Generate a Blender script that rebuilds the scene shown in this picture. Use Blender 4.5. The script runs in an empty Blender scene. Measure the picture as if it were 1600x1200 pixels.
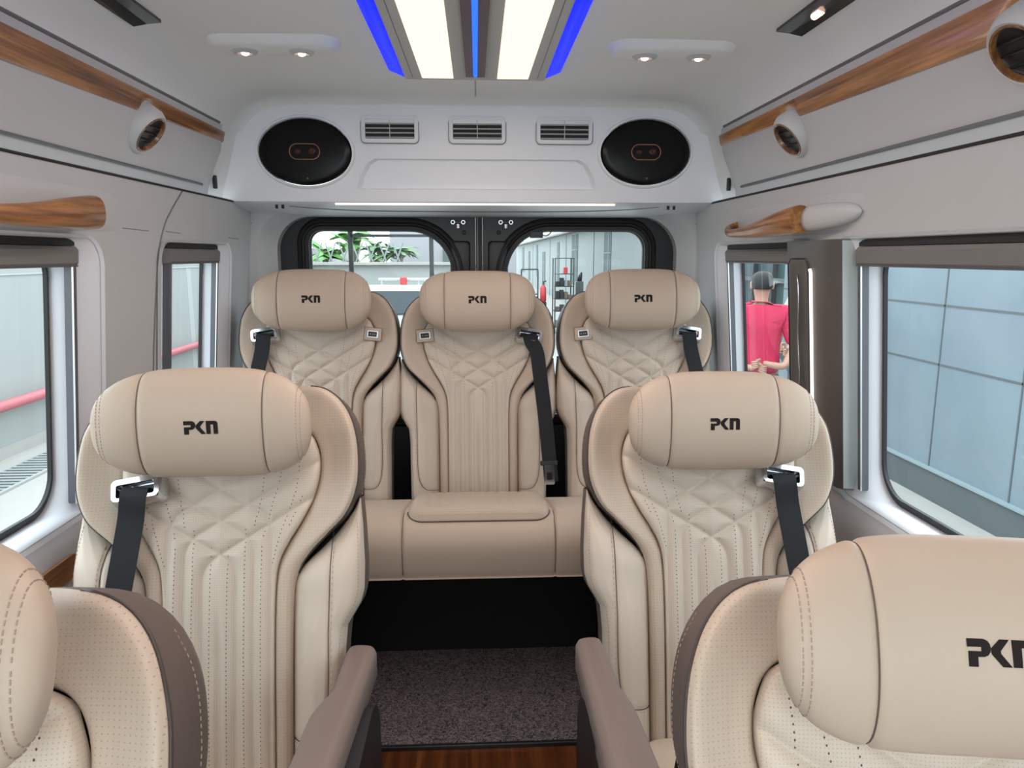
import bpy, bmesh, math, random
import numpy as np
from mathutils import Vector, Matrix
from mathutils.geometry import tessellate_polygon
from mathutils.kdtree import KDTree

SC = bpy.context.scene
COL = SC.collection
R = math.radians
random.seed(7)

# ---------------------------------------------------------------- helpers
def link(o, parent=None, loc=None, rot=None):
    COL.objects.link(o)
    if parent is not None:
        o.parent = parent
    if loc is not None:
        o.location = loc
    if rot is not None:
        o.rotation_euler = rot
    return o

def mesh_obj(name, verts, faces, mat, parent=None, smooth=True, uv=None, loc=None, rot=None):
    me = bpy.data.meshes.new(name)
    me.from_pydata([tuple(map(float, v)) for v in verts], [], [tuple(int(i) for i in f) for f in faces])
    if smooth:
        me.polygons.foreach_set('use_smooth', [True] * len(me.polygons))
    if uv is not None:
        l = me.uv_layers.new(name='UVMap')
        idx = np.zeros(len(me.loops), dtype=np.int32)
        me.loops.foreach_get('vertex_index', idx)
        l.data.foreach_set('uv', np.asarray(uv, dtype=np.float32)[idx].ravel())
    me.materials.append(mat)
    me.update()
    return link(bpy.data.objects.new(name, me), parent, loc, rot)

def bm_obj(name, bm, mat, parent=None, smooth=False, loc=None, rot=None, angle=None):
    me = bpy.data.meshes.new(name)
    bmesh.ops.recalc_face_normals(bm, faces=bm.faces[:])
    bm.to_mesh(me)
    bm.free()
    if smooth:
        me.polygons.foreach_set('use_smooth', [True] * len(me.polygons))
        if angle is not None:
            me.set_sharp_from_angle(angle=R(angle))
    me.materials.append(mat)
    return link(bpy.data.objects.new(name, me), parent, loc, rot)

def tag(o, label, cat, group=None):
    o['label'] = label
    o['category'] = cat
    if group:
        o['group'] = group
    return o

def thing(name, label, cat, loc=(0, 0, 0), rotz=0.0, group=None):
    o = bpy.data.objects.new(name, None)
    o.empty_display_size = .05
    link(o, None, loc, (0, 0, rotz))
    return tag(o, label, cat, group)

def struct(o):
    o['kind'] = 'structure'
    return o

def dup(o, parent=None):
    c = o.copy()
    COL.objects.link(c)
    if parent is not None:
        c.parent = parent
    for ch in list(o.children):
        dup(ch, c)
    return c

def add_box(bm, c, s, bevel=0.0, seg=2, rot=None):
    m = Matrix.Translation(Vector(c))
    if rot is not None:
        m = m @ (rot if isinstance(rot, Matrix) else Matrix.Rotation(rot, 4, 'Z'))
    t = bmesh.new()
    bmesh.ops.create_cube(t, size=1.0, matrix=Matrix.Diagonal((s[0], s[1], s[2], 1)))
    if bevel > 0:
        bmesh.ops.bevel(t, geom=t.edges[:], offset=bevel, segments=seg, affect='EDGES', profile=.5)
    t.transform(m)
    merge(bm, t)

def merge(bm, t):
    me = bpy.data.meshes.new('tmp')
    t.to_mesh(me)
    t.free()
    bm.from_mesh(me)
    bpy.data.meshes.remove(me)

def add_tube(bm, pts, r, n=10, closed=False, cap=True):
    pts = [Vector(p) for p in pts]
    k = len(pts)
    rs = r if isinstance(r, (list, tuple)) else [r] * k
    rings = []
    prev = None
    for i, p in enumerate(pts):
        a = pts[(i - 1) % k] if (closed or i > 0) else p
        b = pts[(i + 1) % k] if (closed or i < k - 1) else p
        d = (b - a)
        if d.length < 1e-9:
            d = Vector((0, 0, 1))
        d.normalize()
        if prev is None:
            u = d.orthogonal().normalized()
        else:
            u = prev - d * prev.dot(d)
            u = u.normalized() if u.length > 1e-6 else d.orthogonal().normalized()
        prev = u
        w = d.cross(u)
        rings.append([bm.verts.new(p + (u * math.cos(t) + w * math.sin(t)) * rs[i])
                      for t in [2 * math.pi * j / n for j in range(n)]])
    m = k if closed else k - 1
    for i in range(m):
        A, B = rings[i], rings[(i + 1) % k]
        for j in range(n):
            bm.faces.new((A[j], A[(j + 1) % n], B[(j + 1) % n], B[j]))
    if cap and not closed:
        bm.faces.new(rings[0][::-1])
        bm.faces.new(rings[-1])

def add_loft(bm, rings, closed=True, cap0=False, cap1=False):
    vs = [[bm.verts.new(p) for p in r] for r in rings]
    n = len(vs[0])
    for i in range(len(vs) - 1):
        for j in range(n if closed else n - 1):
            bm.faces.new((vs[i][j], vs[i][(j + 1) % n], vs[i + 1][(j + 1) % n], vs[i + 1][j]))
    if cap0:
        bm.faces.new(vs[0][::-1])
    if cap1:
        bm.faces.new(vs[-1])
    return vs

def rrect(a0, a1, b0, b1, r, n=8):
    """rounded rectangle outline, counter-clockwise from the lower right corner; r: one radius or (lr, ur, ul, ll)"""
    rr = r if isinstance(r, (list, tuple)) else (r,) * 4
    out = []
    for (ca, cb, t0, q) in ((a1 - rr[0], b0 + rr[0], -90, rr[0]), (a1 - rr[1], b1 - rr[1], 0, rr[1]),
                            (a0 + rr[2], b1 - rr[2], 90, rr[2]), (a0 + rr[3], b0 + rr[3], 180, rr[3])):
        for i in range(n + 1):
            t = R(t0 + 90 * i / n)
            out.append((ca + q * math.cos(t), cb + q * math.sin(t)))
    return out

def plate_with_holes(bm, outer, holes, fmap):
    """flat polygon with holes, filled; fmap maps (a, b) to 3D"""
    t = bmesh.new()
    edges = []
    for loop in [outer] + holes:
        vs = [t.verts.new((p[0], p[1], 0)) for p in loop]
        for i in range(len(vs)):
            edges.append(t.edges.new((vs[i], vs[(i + 1) % len(vs)])))
    bmesh.ops.triangle_fill(t, use_beauty=True, use_dissolve=False, edges=edges)
    for v in t.verts:
        v.co = Vector(fmap(v.co.x, v.co.y))
    merge(bm, t)

def prism(bm, outline, fmap0, fmap1):
    """closed prism between two mapped copies of an outline (list of 2D points)"""
    a = [bm.verts.new(fmap0(*p)) for p in outline]
    b = [bm.verts.new(fmap1(*p)) for p in outline]
    n = len(a)
    for i in range(n):
        bm.faces.new((a[i], a[(i + 1) % n], b[(i + 1) % n], b[i]))
    bm.faces.new(a[::-1])
    bm.faces.new(b)

def catmull(pts, n):
    P = np.array(pts, float)
    P = np.vstack([2 * P[0] - P[1], P, 2 * P[-1] - P[-2]])
    out = []
    seg = len(P) - 3
    for t in np.linspace(0, seg, n):
        i = min(int(t), seg - 1)
        f = t - i
        p0, p1, p2, p3 = P[i:i + 4]
        out.append(.5 * (2 * p1 + (p2 - p0) * f + (2 * p0 - 5 * p1 + 4 * p2 - p3) * f * f + (3 * p1 - p0 - 3 * p2 + p3) * f ** 3))
    return np.array(out)

def grid_faces(nr, nc, flip=False):
    i, j = np.meshgrid(np.arange(nr - 1), np.arange(nc - 1), indexing='ij')
    a = (i * nc + j).ravel()
    f = np.stack([a, a + 1, a + nc + 1, a + nc], 1)
    return f[:, ::-1] if flip else f

def sstep(x, a, b):
    t = np.clip((np.asarray(x, float) - a) / (b - a), 0, 1)
    return t * t * (3 - 2 * t)

# ---------------------------------------------------------------- materials
def mat_new(name):
    m = bpy.data.materials.new(name)
    m.use_nodes = True
    nt = m.node_tree
    return m, nt, nt.nodes['Principled BSDF'], nt.links.new

def plain(name, col, rough=.5, metal=0.0, noise=0.0, nscale=60.0, bump=0.0, bscale=300.0, coat=0.0, spec=None):
    m, nt, b, L = mat_new(name)
    b.inputs['Base Color'].default_value = (*col, 1)
    b.inputs['Roughness'].default_value = rough
    b.inputs['Metallic'].default_value = metal
    if coat:
        b.inputs['Coat Weight'].default_value = coat
        b.inputs['Coat Roughness'].default_value = .08
    if spec is not None:
        b.inputs['Specular IOR Level'].default_value = spec
    tc = nt.nodes.new('ShaderNodeTexCoord')
    if noise:
        n = nt.nodes.new('ShaderNodeTexNoise')
        n.inputs['Scale'].default_value = nscale
        n.inputs['Detail'].default_value = 4
        L(tc.outputs['Object'], n.inputs['Vector'])
        mr = nt.nodes.new('ShaderNodeMapRange')
        mr.inputs['To Min'].default_value = 1 - noise
        mr.inputs['To Max'].default_value = 1 + noise
        L(n.outputs['Fac'], mr.inputs['Value'])
        mx = nt.nodes.new('ShaderNodeMix')
        mx.data_type = 'RGBA'
        mx.blend_type = 'MULTIPLY'
        mx.inputs['Factor'].default_value = 1
        mx.inputs[6].default_value = (*col, 1)
        L(mr.outputs['Result'], mx.inputs[7])
        L(mx.outputs[2], b.inputs['Base Color'])
    if bump:
        n = nt.nodes.new('ShaderNodeTexNoise')
        n.inputs['Scale'].default_value = bscale
        n.inputs['Detail'].default_value = 3
        L(tc.outputs['Object'], n.inputs['Vector'])
        bp = nt.nodes.new('ShaderNodeBump')
        bp.inputs['Strength'].default_value = bump
        bp.inputs['Distance'].default_value = .001
        L(n.outputs['Fac'], bp.inputs['Height'])
        L(bp.outputs['Normal'], b.inputs['Normal'])
    return m

def leather(name, col, rough=.45, perf=False, pitch=.0062, rad=.19, dark=.5):
    m, nt, b, L = mat_new(name)
    N = nt.nodes.new
    b.inputs['Roughness'].default_value = rough
    b.inputs['Specular IOR Level'].default_value = .35
    tc = N('ShaderNodeTexCoord')
    vo = N('ShaderNodeTexVoronoi')
    vo.inputs['Scale'].default_value = 900
    L(tc.outputs['Object'], vo.inputs['Vector'])
    no = N('ShaderNodeTexNoise')
    no.inputs['Scale'].default_value = 7
    no.inputs['Detail'].default_value = 3
    L(tc.outputs['Object'], no.inputs['Vector'])
    mr = N('ShaderNodeMapRange')
    mr.inputs['To Min'].default_value = .95
    mr.inputs['To Max'].default_value = 1.05
    L(no.outputs['Fac'], mr.inputs['Value'])
    mx = N('ShaderNodeMix')
    mx.data_type = 'RGBA'
    mx.blend_type = 'MULTIPLY'
    mx.inputs['Factor'].default_value = 1
    mx.inputs[6].default_value = (*col, 1)
    L(mr.outputs['Result'], mx.inputs[7])
    bp = N('ShaderNodeBump')
    bp.inputs['Strength'].default_value = .12
    bp.inputs['Distance'].default_value = .0006
    L(vo.outputs['Distance'], bp.inputs['Height'])
    out = mx.outputs[2]
    nrm = bp.outputs['Normal']
    if perf:
        sc = N('ShaderNodeVectorMath')
        sc.operation = 'SCALE'
        sc.inputs['Scale'].default_value = 1 / pitch
        L(tc.outputs['UV'], sc.inputs[0])
        fr = N('ShaderNodeVectorMath')
        fr.operation = 'FRACTION'
        L(sc.outputs[0], fr.inputs[0])
        ds = N('ShaderNodeVectorMath')
        ds.operation = 'DISTANCE'
        ds.inputs[1].default_value = (.5, .5, 0)
        L(fr.outputs[0], ds.inputs[0])
        m2 = N('ShaderNodeMapRange')
        m2.inputs['From Min'].default_value = rad * .7
        m2.inputs['From Max'].default_value = rad * 1.2
        m2.inputs['To Min'].default_value = dark
        m2.inputs['To Max'].default_value = 1
        L(ds.outputs['Value'], m2.inputs['Value'])
        m3 = N('ShaderNodeMix')
        m3.data_type = 'RGBA'
        m3.blend_type = 'MULTIPLY'
        m3.inputs['Factor'].default_value = 1
        L(out, m3.inputs[6])
        L(m2.outputs['Result'], m3.inputs[7])
        out = m3.outputs[2]
        b2 = N('ShaderNodeBump')
        b2.inputs['Strength'].default_value = .5
        b2.inputs['Distance'].default_value = .0008
        L(m2.outputs['Result'], b2.inputs['Height'])
        L(nrm, b2.inputs['Normal'])
        nrm = b2.outputs['Normal']
    L(out, b.inputs['Base Color'])
    L(nrm, b.inputs['Normal'])
    return m

def wood(name, c1, c2, c3, axis='Y', rough=.25, scale=1.0, coat=.5):
    m, nt, b, L = mat_new(name)
    N = nt.nodes.new
    b.inputs['Roughness'].default_value = rough
    b.inputs['Coat Weight'].default_value = coat
    b.inputs['Coat Roughness'].default_value = .06
    tc = N('ShaderNodeTexCoord')
    mp = N('ShaderNodeMapping')
    s = {'X': (1.2, 26, 26), 'Y': (26, 1.2, 26), 'Z': (26, 26, 1.2)}[axis]
    mp.inputs['Scale'].default_value = tuple(q * scale for q in s)
    L(tc.outputs['Object'], mp.inputs['Vector'])
    n1 = N('ShaderNodeTexNoise')
    n1.inputs['Scale'].default_value = 1.6
    n1.inputs['Detail'].default_value = 8
    n1.inputs['Distortion'].default_value = .6
    L(mp.outputs[0], n1.inputs['Vector'])
    n2 = N('ShaderNodeTexNoise')
    n2.inputs['Scale'].default_value = 7
    n2.inputs['Detail'].default_value = 6
    L(mp.outputs[0], n2.inputs['Vector'])
    cr = N('ShaderNodeValToRGB')
    e = cr.color_ramp.elements
    e[0].position, e[0].color = .3, (*c1, 1)
    e[1].position, e[1].color = .72, (*c3, 1)
    k = e.new(.5)
    k.color = (*c2, 1)
    L(n1.outputs['Fac'], cr.inputs['Fac'])
    mr = N('ShaderNodeMapRange')
    mr.inputs['From Min'].default_value = .3
    mr.inputs['From Max'].default_value = .6
    mr.inputs['To Min'].default_value = .6
    mr.inputs['To Max'].default_value = 1.1
    L(n2.outputs['Fac'], mr.inputs['Value'])
    mx = N('ShaderNodeMix')
    mx.data_type = 'RGBA'
    mx.blend_type = 'MULTIPLY'
    mx.inputs['Factor'].default_value = .8
    L(cr.outputs['Color'], mx.inputs[6])
    L(mr.outputs['Result'], mx.inputs[7])
    L(mx.outputs[2], b.inputs['Base Color'])
    return m

def glow(name, col, strength):
    m, nt, b, L = mat_new(name)
    b.inputs['Base Color'].default_value = (*[min(1, c) * .5 for c in col], 1)
    b.inputs['Emission Color'].default_value = (*col, 1)
    b.inputs['Emission Strength'].default_value = strength
    return m

def tinted_glass(name, tint, refl=.06):
    m, nt, b, L = mat_new(name)
    nt.nodes.remove(b)
    N = nt.nodes.new
    out = nt.nodes['Material Output']
    tr = N('ShaderNodeBsdfTransparent')
    tr.inputs['Color'].default_value = (*tint, 1)
    gl = N('ShaderNodeBsdfGlossy')
    gl.inputs['Roughness'].default_value = .02
    lw = N('ShaderNodeLayerWeight')
    lw.inputs['Blend'].default_value = .35
    mr = N('ShaderNodeMapRange')
    mr.inputs['To Min'].default_value = .01
    mr.inputs['To Max'].default_value = .12
    L(lw.outputs['Fresnel'], mr.inputs['Value'])
    mx = N('ShaderNodeMixShader')
    L(mr.outputs['Result'], mx.inputs['Fac'])
    L(tr.outputs[0], mx.inputs[1])
    L(gl.outputs[0], mx.inputs[2])
    L(mx.outputs[0], out.inputs['Surface'])
    return m

CREAM = (.53, .425, .335)
M = {}
M['leather'] = leather('cream_leather', CREAM)
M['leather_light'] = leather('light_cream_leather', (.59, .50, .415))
M['leather_perf'] = leather('cream_leather_perforated', (.54, .44, .35), perf=True, pitch=.0058, rad=.13, dark=.70)
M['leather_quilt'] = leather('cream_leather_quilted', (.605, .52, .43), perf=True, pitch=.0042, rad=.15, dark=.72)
M['leather_brown'] = leather('brown_leather', (.125, .092, .08), rough=.5)
M['arm_brown'] = leather('taupe_leather', (.20, .15, .13), rough=.5)
M['piping'] = plain('dark_piping', (.05, .037, .032), .5)
M['stitch'] = plain('brown_thread', (.10, .07, .055), .8)
M['thread_light'] = plain('tan_thread', (.40, .30, .24), .8)
M['seam'] = plain('dark_seam_line', (.13, .10, .085), .8)  # plain dark brown of the sewn seam lines
M['logo'] = plain('dark_brown_emblem', (.018, .013, .012), .8, spec=.2)
M['chrome'] = plain('chrome', (.62, .63, .67), .12, 1.0)
M['webbing'] = plain('navy_black_webbing', (.006, .0065, .010), .75, bump=.4, bscale=900)
M['black_plastic'] = plain('black_plastic', (.012, .012, .013), .4)
M['black_gloss'] = plain('black_gloss_plastic', (.008, .008, .009), .12)
# ---------------------------------------------------------------- seats
# local frame of a backrest: x across, z up along the back, -y out of the cushion (towards the sitter)
INNER = [(0, .625), (.06, .6252), (.118, .624), (.156, .612), (.175, .583), (.181, .54), (.171, .49), (.150, .445), (.126, .405),
         (.109, .37), (.102, .33), (.1, .25), (.1, .10), (.1, -.06)]
OUTER = [(0, .706), (.07, .706), (.15, .704), (.196, .692), (.230, .658), (.250, .61), (.2565, .55), (.252, .50), (.233, .455),
         (.200, .42), (.168, .387), (.146, .355), (.135, .31), (.132, .22), (.132, .08), (.132, -.06)]
NT = 260
def resample(pts, n):
    c = catmull(pts, 900)
    return c
IC0 = catmull(INNER, 900)
OC0 = catmull(OUTER, 900)
def by_marks(c, marks, n):
    """points of a dense curve so that the given (t, index fraction) marks line up"""
    d = np.concatenate([[0], np.cumsum(np.linalg.norm(np.diff(c, axis=0), axis=1))])
    d /= d[-1]
    t = np.interp(np.linspace(0, 1, n), [m[0] for m in marks], [m[1] for m in marks])
    return np.stack([np.interp(t, d, c[:, 0]), np.interp(t, d, c[:, 1])], 1)
def frac_at(c, u, v):
    d = np.concatenate([[0], np.cumsum(np.linalg.norm(np.diff(c, axis=0), axis=1))])
    i = np.argmin((c[:, 0] - u) ** 2 + (c[:, 1] - v) ** 2)
    return d[i] / d[-1]
MI = [(0, 0), (.14, frac_at(IC0, .118, .624)), (.24, frac_at(IC0, .175, .583)), (.38, frac_at(IC0, .171, .49)), (.60, frac_at(IC0, .107, .36)), (1, 1)]
MO = [(0, 0), (.14, frac_at(OC0, .15, .704)), (.24, frac_at(OC0, .240, .635)), (.38, frac_at(OC0, .252, .50)), (.60, frac_at(OC0, .146, .355)), (1, 1)]
IC = by_marks(IC0, MI, NT)
OC = by_marks(OC0, MO, NT)

def base_h(v):
    return .016 * np.sin(np.pi * np.clip(v / .6, 0, 1)) - .03 * sstep(v, .60, .71)
def c_half(v):
    return np.interp(v, IC0[::-1, 1], IC0[::-1, 0])
def w_half(v):
    return np.interp(v, OC0[::-1, 1], OC0[::-1, 0])

# quilting: nested ribs that turn over into crossing diagonals
GROOVES = []
for k, (x, b) in enumerate(((.031, .365), (.063, .408), (.094, .450))):
    for s in (-1, 1):
        P = [(s * x, -.06), (s * x, b - .03)]
        for q in np.linspace(0, 1, 9)[1:]:
            a, m, c = np.array([s * x, b - .03]), np.array([s * x, b]), np.array([s * (x - .027), b + .0165])
            P.append(tuple((1 - q) ** 2 * a + 2 * q * (1 - q) * m + q * q * c))
        P.append((s * (x - .027 - .26), b + .0165 + .26 * .60))
        GROOVES.append(P)
def dense(P, step=.0015):
    out = []
    for a, b in zip(P[:-1], P[1:]):
        a, b = np.array(a), np.array(b)
        n = max(1, int(np.linalg.norm(b - a) / step))
        for i in range(n):
            out.append(a + (b - a) * i / n)
    out.append(np.array(P[-1]))
    return out
def kd_of(polys):
    pts = [p for P in polys for p in dense(P)]
    k = KDTree(len(pts))
    for i, p in enumerate(pts):
        k.insert((p[0], p[1], 0), i)
    k.balance()
    return k
KQ = kd_of(GROOVES)
def dist(kd, u, v):
    uf, vf = np.ravel(u), np.ravel(v)
    return np.array([kd.find((a, b, 0))[2] for a, b in zip(uf, vf)]).reshape(np.shape(u))

def h_center(u, v):
    u, v = np.asarray(u, float), np.asarray(v, float)
    c = c_half(v)
    d = dist(KQ, u, v)
    h = base_h(v) + .010 * np.clip(np.abs(u) / np.maximum(c, .01), 0, 1) ** 2
    h = h + .0092 * (1 - np.exp(-(d / .0085) ** 1.2))
    h = h - .006 * np.exp(-(u / .006) ** 2) * (1 - sstep(v, .22, .31))
    edge = np.minimum(c - np.abs(u), .625 - v)
    h = h - .010 * np.exp(-np.clip(edge, 0, 1) / .006)
    return h + .006 * sstep(v, .50, .60)

S_UP = ([0, .04, .14, .35, .6, .8, .91, .965, 1], [-.012, -.001, .004, .011, .023, .033, .036, .033, .024])
S_LO = ([0, .12, .3, .5, .7, .88, 1], [-.010, .001, .006, .007, .006, .001, -.010])
S_YK = ([0, .06, .3, .6, .85, 1], [-.016, -.006, .002, -.002, -.010, -.026])
def wing_h(sv, u, v):
    up = np.interp(sv, *S_UP)
    lo = np.interp(sv, *S_LO)
    yk = np.interp(sv, *S_YK)
    a = sstep(v, .33, .47)
    b = 1 - sstep(np.abs(u), .09, .19)
    b = b * sstep(v, .58, .62)
    return base_h(v) + (lo * (1 - a) + up * a) * (1 - b) + yk * b

def smooth_rows(h, k=2):
    for _ in range(k):
        g = h.copy()
        g[:, 1:-1] = (h[:, :-2] + 2 * h[:, 1:-1] + h[:, 2:]) / 4
        h = g
    return h

def skirt(U, V, H, first, last, top=False, d=.022):
    """turn the edges of a cover under, as sewn leather does"""
    if first:
        U, V, H = np.hstack([U[:, :1], U]), np.hstack([V[:, :1], V]), np.hstack([H[:, :1] - d, H])
    if last:
        U, V, H = np.hstack([U, U[:, -1:]]), np.hstack([V, V[:, -1:]]), np.hstack([H, H[:, -1:] - d])
    if top:
        U, V, H = np.vstack([U, U[-1:]]), np.vstack([V, V[-1:] + .001]), np.vstack([H, H[-1:] - d])
    return U, V, H

def seat_center(parent, loc, rot):
    nv, nu = 290, 121
    v = np.concatenate([np.linspace(-.06, .58, nv - 50, endpoint=False), .58 + .0452 * np.sin(np.linspace(0, np.pi / 2, 50))])
    q = np.linspace(-1, 1, nu)
    q = np.sign(q) * (1 - (1 - np.abs(q)) ** 1.15)
    U = c_half(v)[:, None] * q[None, :]
    V = np.repeat(v[:, None], nu, 1)
    H = h_center(U, V)
    U, V, H = skirt(U, V, H, True, True, True)
    UU, VV = U.copy(), V.copy()
    UU[:, 0] -= .022
    UU[:, -1] += .022
    VV[-1] += .022
    nv, nu = U.shape
    ve = np.stack([U, -H, V], -1).reshape(-1, 3)
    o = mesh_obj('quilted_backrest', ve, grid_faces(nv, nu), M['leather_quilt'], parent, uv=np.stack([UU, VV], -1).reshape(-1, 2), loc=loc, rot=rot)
    # perforation rows and stitching of the ribs
    rows = []
    for s in (-1, 1):
        for x, t in ((.0155, .40), (.047, .43), (.0785, .40)):
            rows.append([(s * x, -.05), (s * x, t)])
        rows.append([(s * .0785, .41), (s * .092, .46), (s * .118, .56), (s * .122, .60)])
        rows.append([(s * .096, .36), (s * .112, .42), (s * .140, .50), (s * .150, .59)])
        rows.append([(s * .062, .43), (s * .075, .49), (s * .088, .60)])
        rows.append([(s * .126, .43), (s * .152, .49)])
    bm = bmesh.new()
    for P in rows:
        pts = dense(P, .001)
        acc = 0
        last = pts[0]
        for p in pts:
            acc += np.linalg.norm(p - last)
            last = p
            if acc > .0078:
                acc = 0
                if abs(p[0]) > c_half(p[1]) - .008 or KQ.find((p[0], p[1], 0))[2] < .003:
                    continue
                h = float(h_center([p[0]], [p[1]])[0])
                add_disc(bm, p[0], p[1], h + .0004, .00105)
    bm_obj('stitch_holes', bm, M['stitch'], o)['kind'] = 'stuff'
    return o

def add_disc(bm, u, v, h, r, n=6):
    vs = [bm.verts.new((u + r * math.cos(6.283 * i / n), -h, v + r * 1.3 * math.sin(6.283 * i / n))) for i in range(n)]
    bm.faces.new(vs)

T_SEAM = .145
def wing_surface(t0, t1, sgn, ns=34, full=False):
    idx = [i for i in range(NT) if t0 <= i / (NT - 1) <= t1]
    I, O = IC[idx], OC[idx]
    s = np.linspace(0, 1, ns)
    s = s ** .9
    U = I[:, :1] * (1 - s) + O[:, :1] * s
    V = I[:, 1:] * (1 - s) + O[:, 1:] * s
    H = smooth_rows(wing_h(np.repeat(s[None], len(idx), 0), U, V), 2)
    U, V, H = skirt(U, V, H, True, False)
    low = np.clip((.33 - V[:, -1:]) / .03, 0, 1) * .02
    U, V, H = np.hstack([U, U[:, -1:]]), np.hstack([V, V[:, -1:]]), np.hstack([H, H[:, -1:] - low])
    return U * sgn, V, H

def seat_wings(parent, loc, rot):
    for sgn in (-1, 1):
        U, V, H = wing_surface(T_SEAM, 1, sgn)
        n, k = U.shape
        o = mesh_obj('shoulder_wing', np.stack([U, -H, V], -1).reshape(-1, 3), grid_faces(n, k, sgn > 0), M['leather_perf'], parent,
                     uv=np.stack([U, V], -1).reshape(-1, 2), loc=loc, rot=rot)
        bm = bmesh.new()
        add_tube(bm, [(U[i, -1] * 1.004, -H[i, -1] + .001, V[i, -1]) for i in range(0, n, 3) if V[i, -1] > .335], .0022, 6)
        bm_obj('piping', bm, M['piping'], o, True)
    UL, VL, HL = wing_surface(0, T_SEAM + .004, -1)
    UR, VR, HR = wing_surface(0, T_SEAM + .004, 1)
    U = np.concatenate([UL[::-1], UR[1:]])
    V = np.concatenate([VL[::-1], VR[1:]])
    H = np.concatenate([HL[::-1], HR[1:]])
    n, k = U.shape
    mesh_obj('backrest_yoke', np.stack([U, -H, V], -1).reshape(-1, 3), grid_faces(n, k, True), M['leather'], parent,
             uv=np.stack([U, V], -1).reshape(-1, 2), loc=loc, rot=rot)

B_TOP = [(.133, .318), (.139, .340), (.157, .364), (.187, .391), (.219, .424), (.244, .458), (.2555, .482)]
BT = catmull(B_TOP, 200)
B_OUT = [(-.06, .226), (0, .228), (.20, .230), (.245, .234), (.262, .244), (.285, .258), (.31, .265), (.36, .266), (.43, .262), (.482, .257)]
PAD = [(.205, .43), (.206, .36), (.204, .25), (.203, .13), (.196, .075), (.178, .048), (.150, .040), (.134, .040)]
KP = kd_of([catmull(PAD, 60).tolist()])
def bolster_in(v):
    return np.where(v < .318, .1335, np.interp(v, BT[:, 1], BT[:, 0]))
def bolster_out(v):
    return np.interp(v, [a for a, b in B_OUT], [b for a, b in B_OUT])
def bolster_uvh(v, s):
    a, b = bolster_in(v), bolster_out(v)
    u = a + (b - a) * s
    amp = .040 * (1 - .75 * sstep(v, .33, .47))
    prof = np.interp(s, [0, .06, .2, .45, .7, .88, .95, 1], [-.10, .18, .55, .92, 1.0, .80, .5, -.1])
    h = base_h(v) * .6 + amp * prof - .006 - .009 * sstep(v, .36, .47)
    return u, h
def seat_bolsters(parent, loc, rot):
    nv, ns = 120, 44
    v = np.linspace(-.06, .482, nv)
    s = np.linspace(0, 1, ns)
    V = np.repeat(v[:, None], ns, 1)
    S = np.repeat(s[None], nv, 0)
    U, H = bolster_uvh(V, S)
    H = smooth_rows(H, 3)
    D = dist(KP, U, V)
    H = H - .004 * np.exp(-(D / .0035) ** 1.5)
    U, V, H = skirt(U, V, H, True, False)
    ns += 1
    for sgn in (-1, 1):
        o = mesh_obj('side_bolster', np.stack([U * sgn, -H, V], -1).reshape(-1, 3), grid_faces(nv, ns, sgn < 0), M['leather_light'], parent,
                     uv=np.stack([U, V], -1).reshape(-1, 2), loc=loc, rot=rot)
        bm = bmesh.new()
        P = catmull(PAD, 70)
        def hh(u, vv):
            a, b = bolster_in(np.array([vv]))[0], bolster_out(np.array([vv]))[0]
            return float(bolster_uvh(np.array([vv]), np.array([(u - a) / (b - a)]))[1][0])
        add_tube(bm, [(sgn * p[0], -(hh(p[0], p[1]) - .0020), p[1]) for p in P], .0009, 5)
        bm_obj('seam', bm, M['seam'], o, True)
        bm = bmesh.new()
        for off in (.005,):
            acc = 0
            for i in range(1, len(P)):
                d = P[i] - P[i - 1]
                nrm = np.array([-d[1], d[0]]) / (np.linalg.norm(d) + 1e-9)
                acc += np.linalg.norm(d)
                if acc > .007:
                    acc = 0
                    for q in (P[i] + nrm * off,):
                        if q[0] < bolster_in(np.array([q[1]]))[0] + .004:
                            continue
                        dd = d / np.linalg.norm(d) * .0022
                        a, b = q - dd, q + dd
                        add_tube(bm, [(sgn * a[0], -(hh(*a) + .0002), a[1]), (sgn * b[0], -(hh(*b) + .0002), b[1])], .0007, 4)
        for vv in np.arange(-.05, .44, .0068):
            b = bolster_out(np.array([vv]))[0]
            p = (b - .009, vv)
            q = (bolster_out(np.array([vv + .004]))[0] - .009, vv + .004)
            add_tube(bm, [(sgn * p[0], -(hh(*p) + .0002), p[1]), (sgn * q[0], -(hh(*q) + .0002), q[1])], .0007, 4)
        bm_obj('stitching', bm, M['thread_light'], o)

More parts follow.
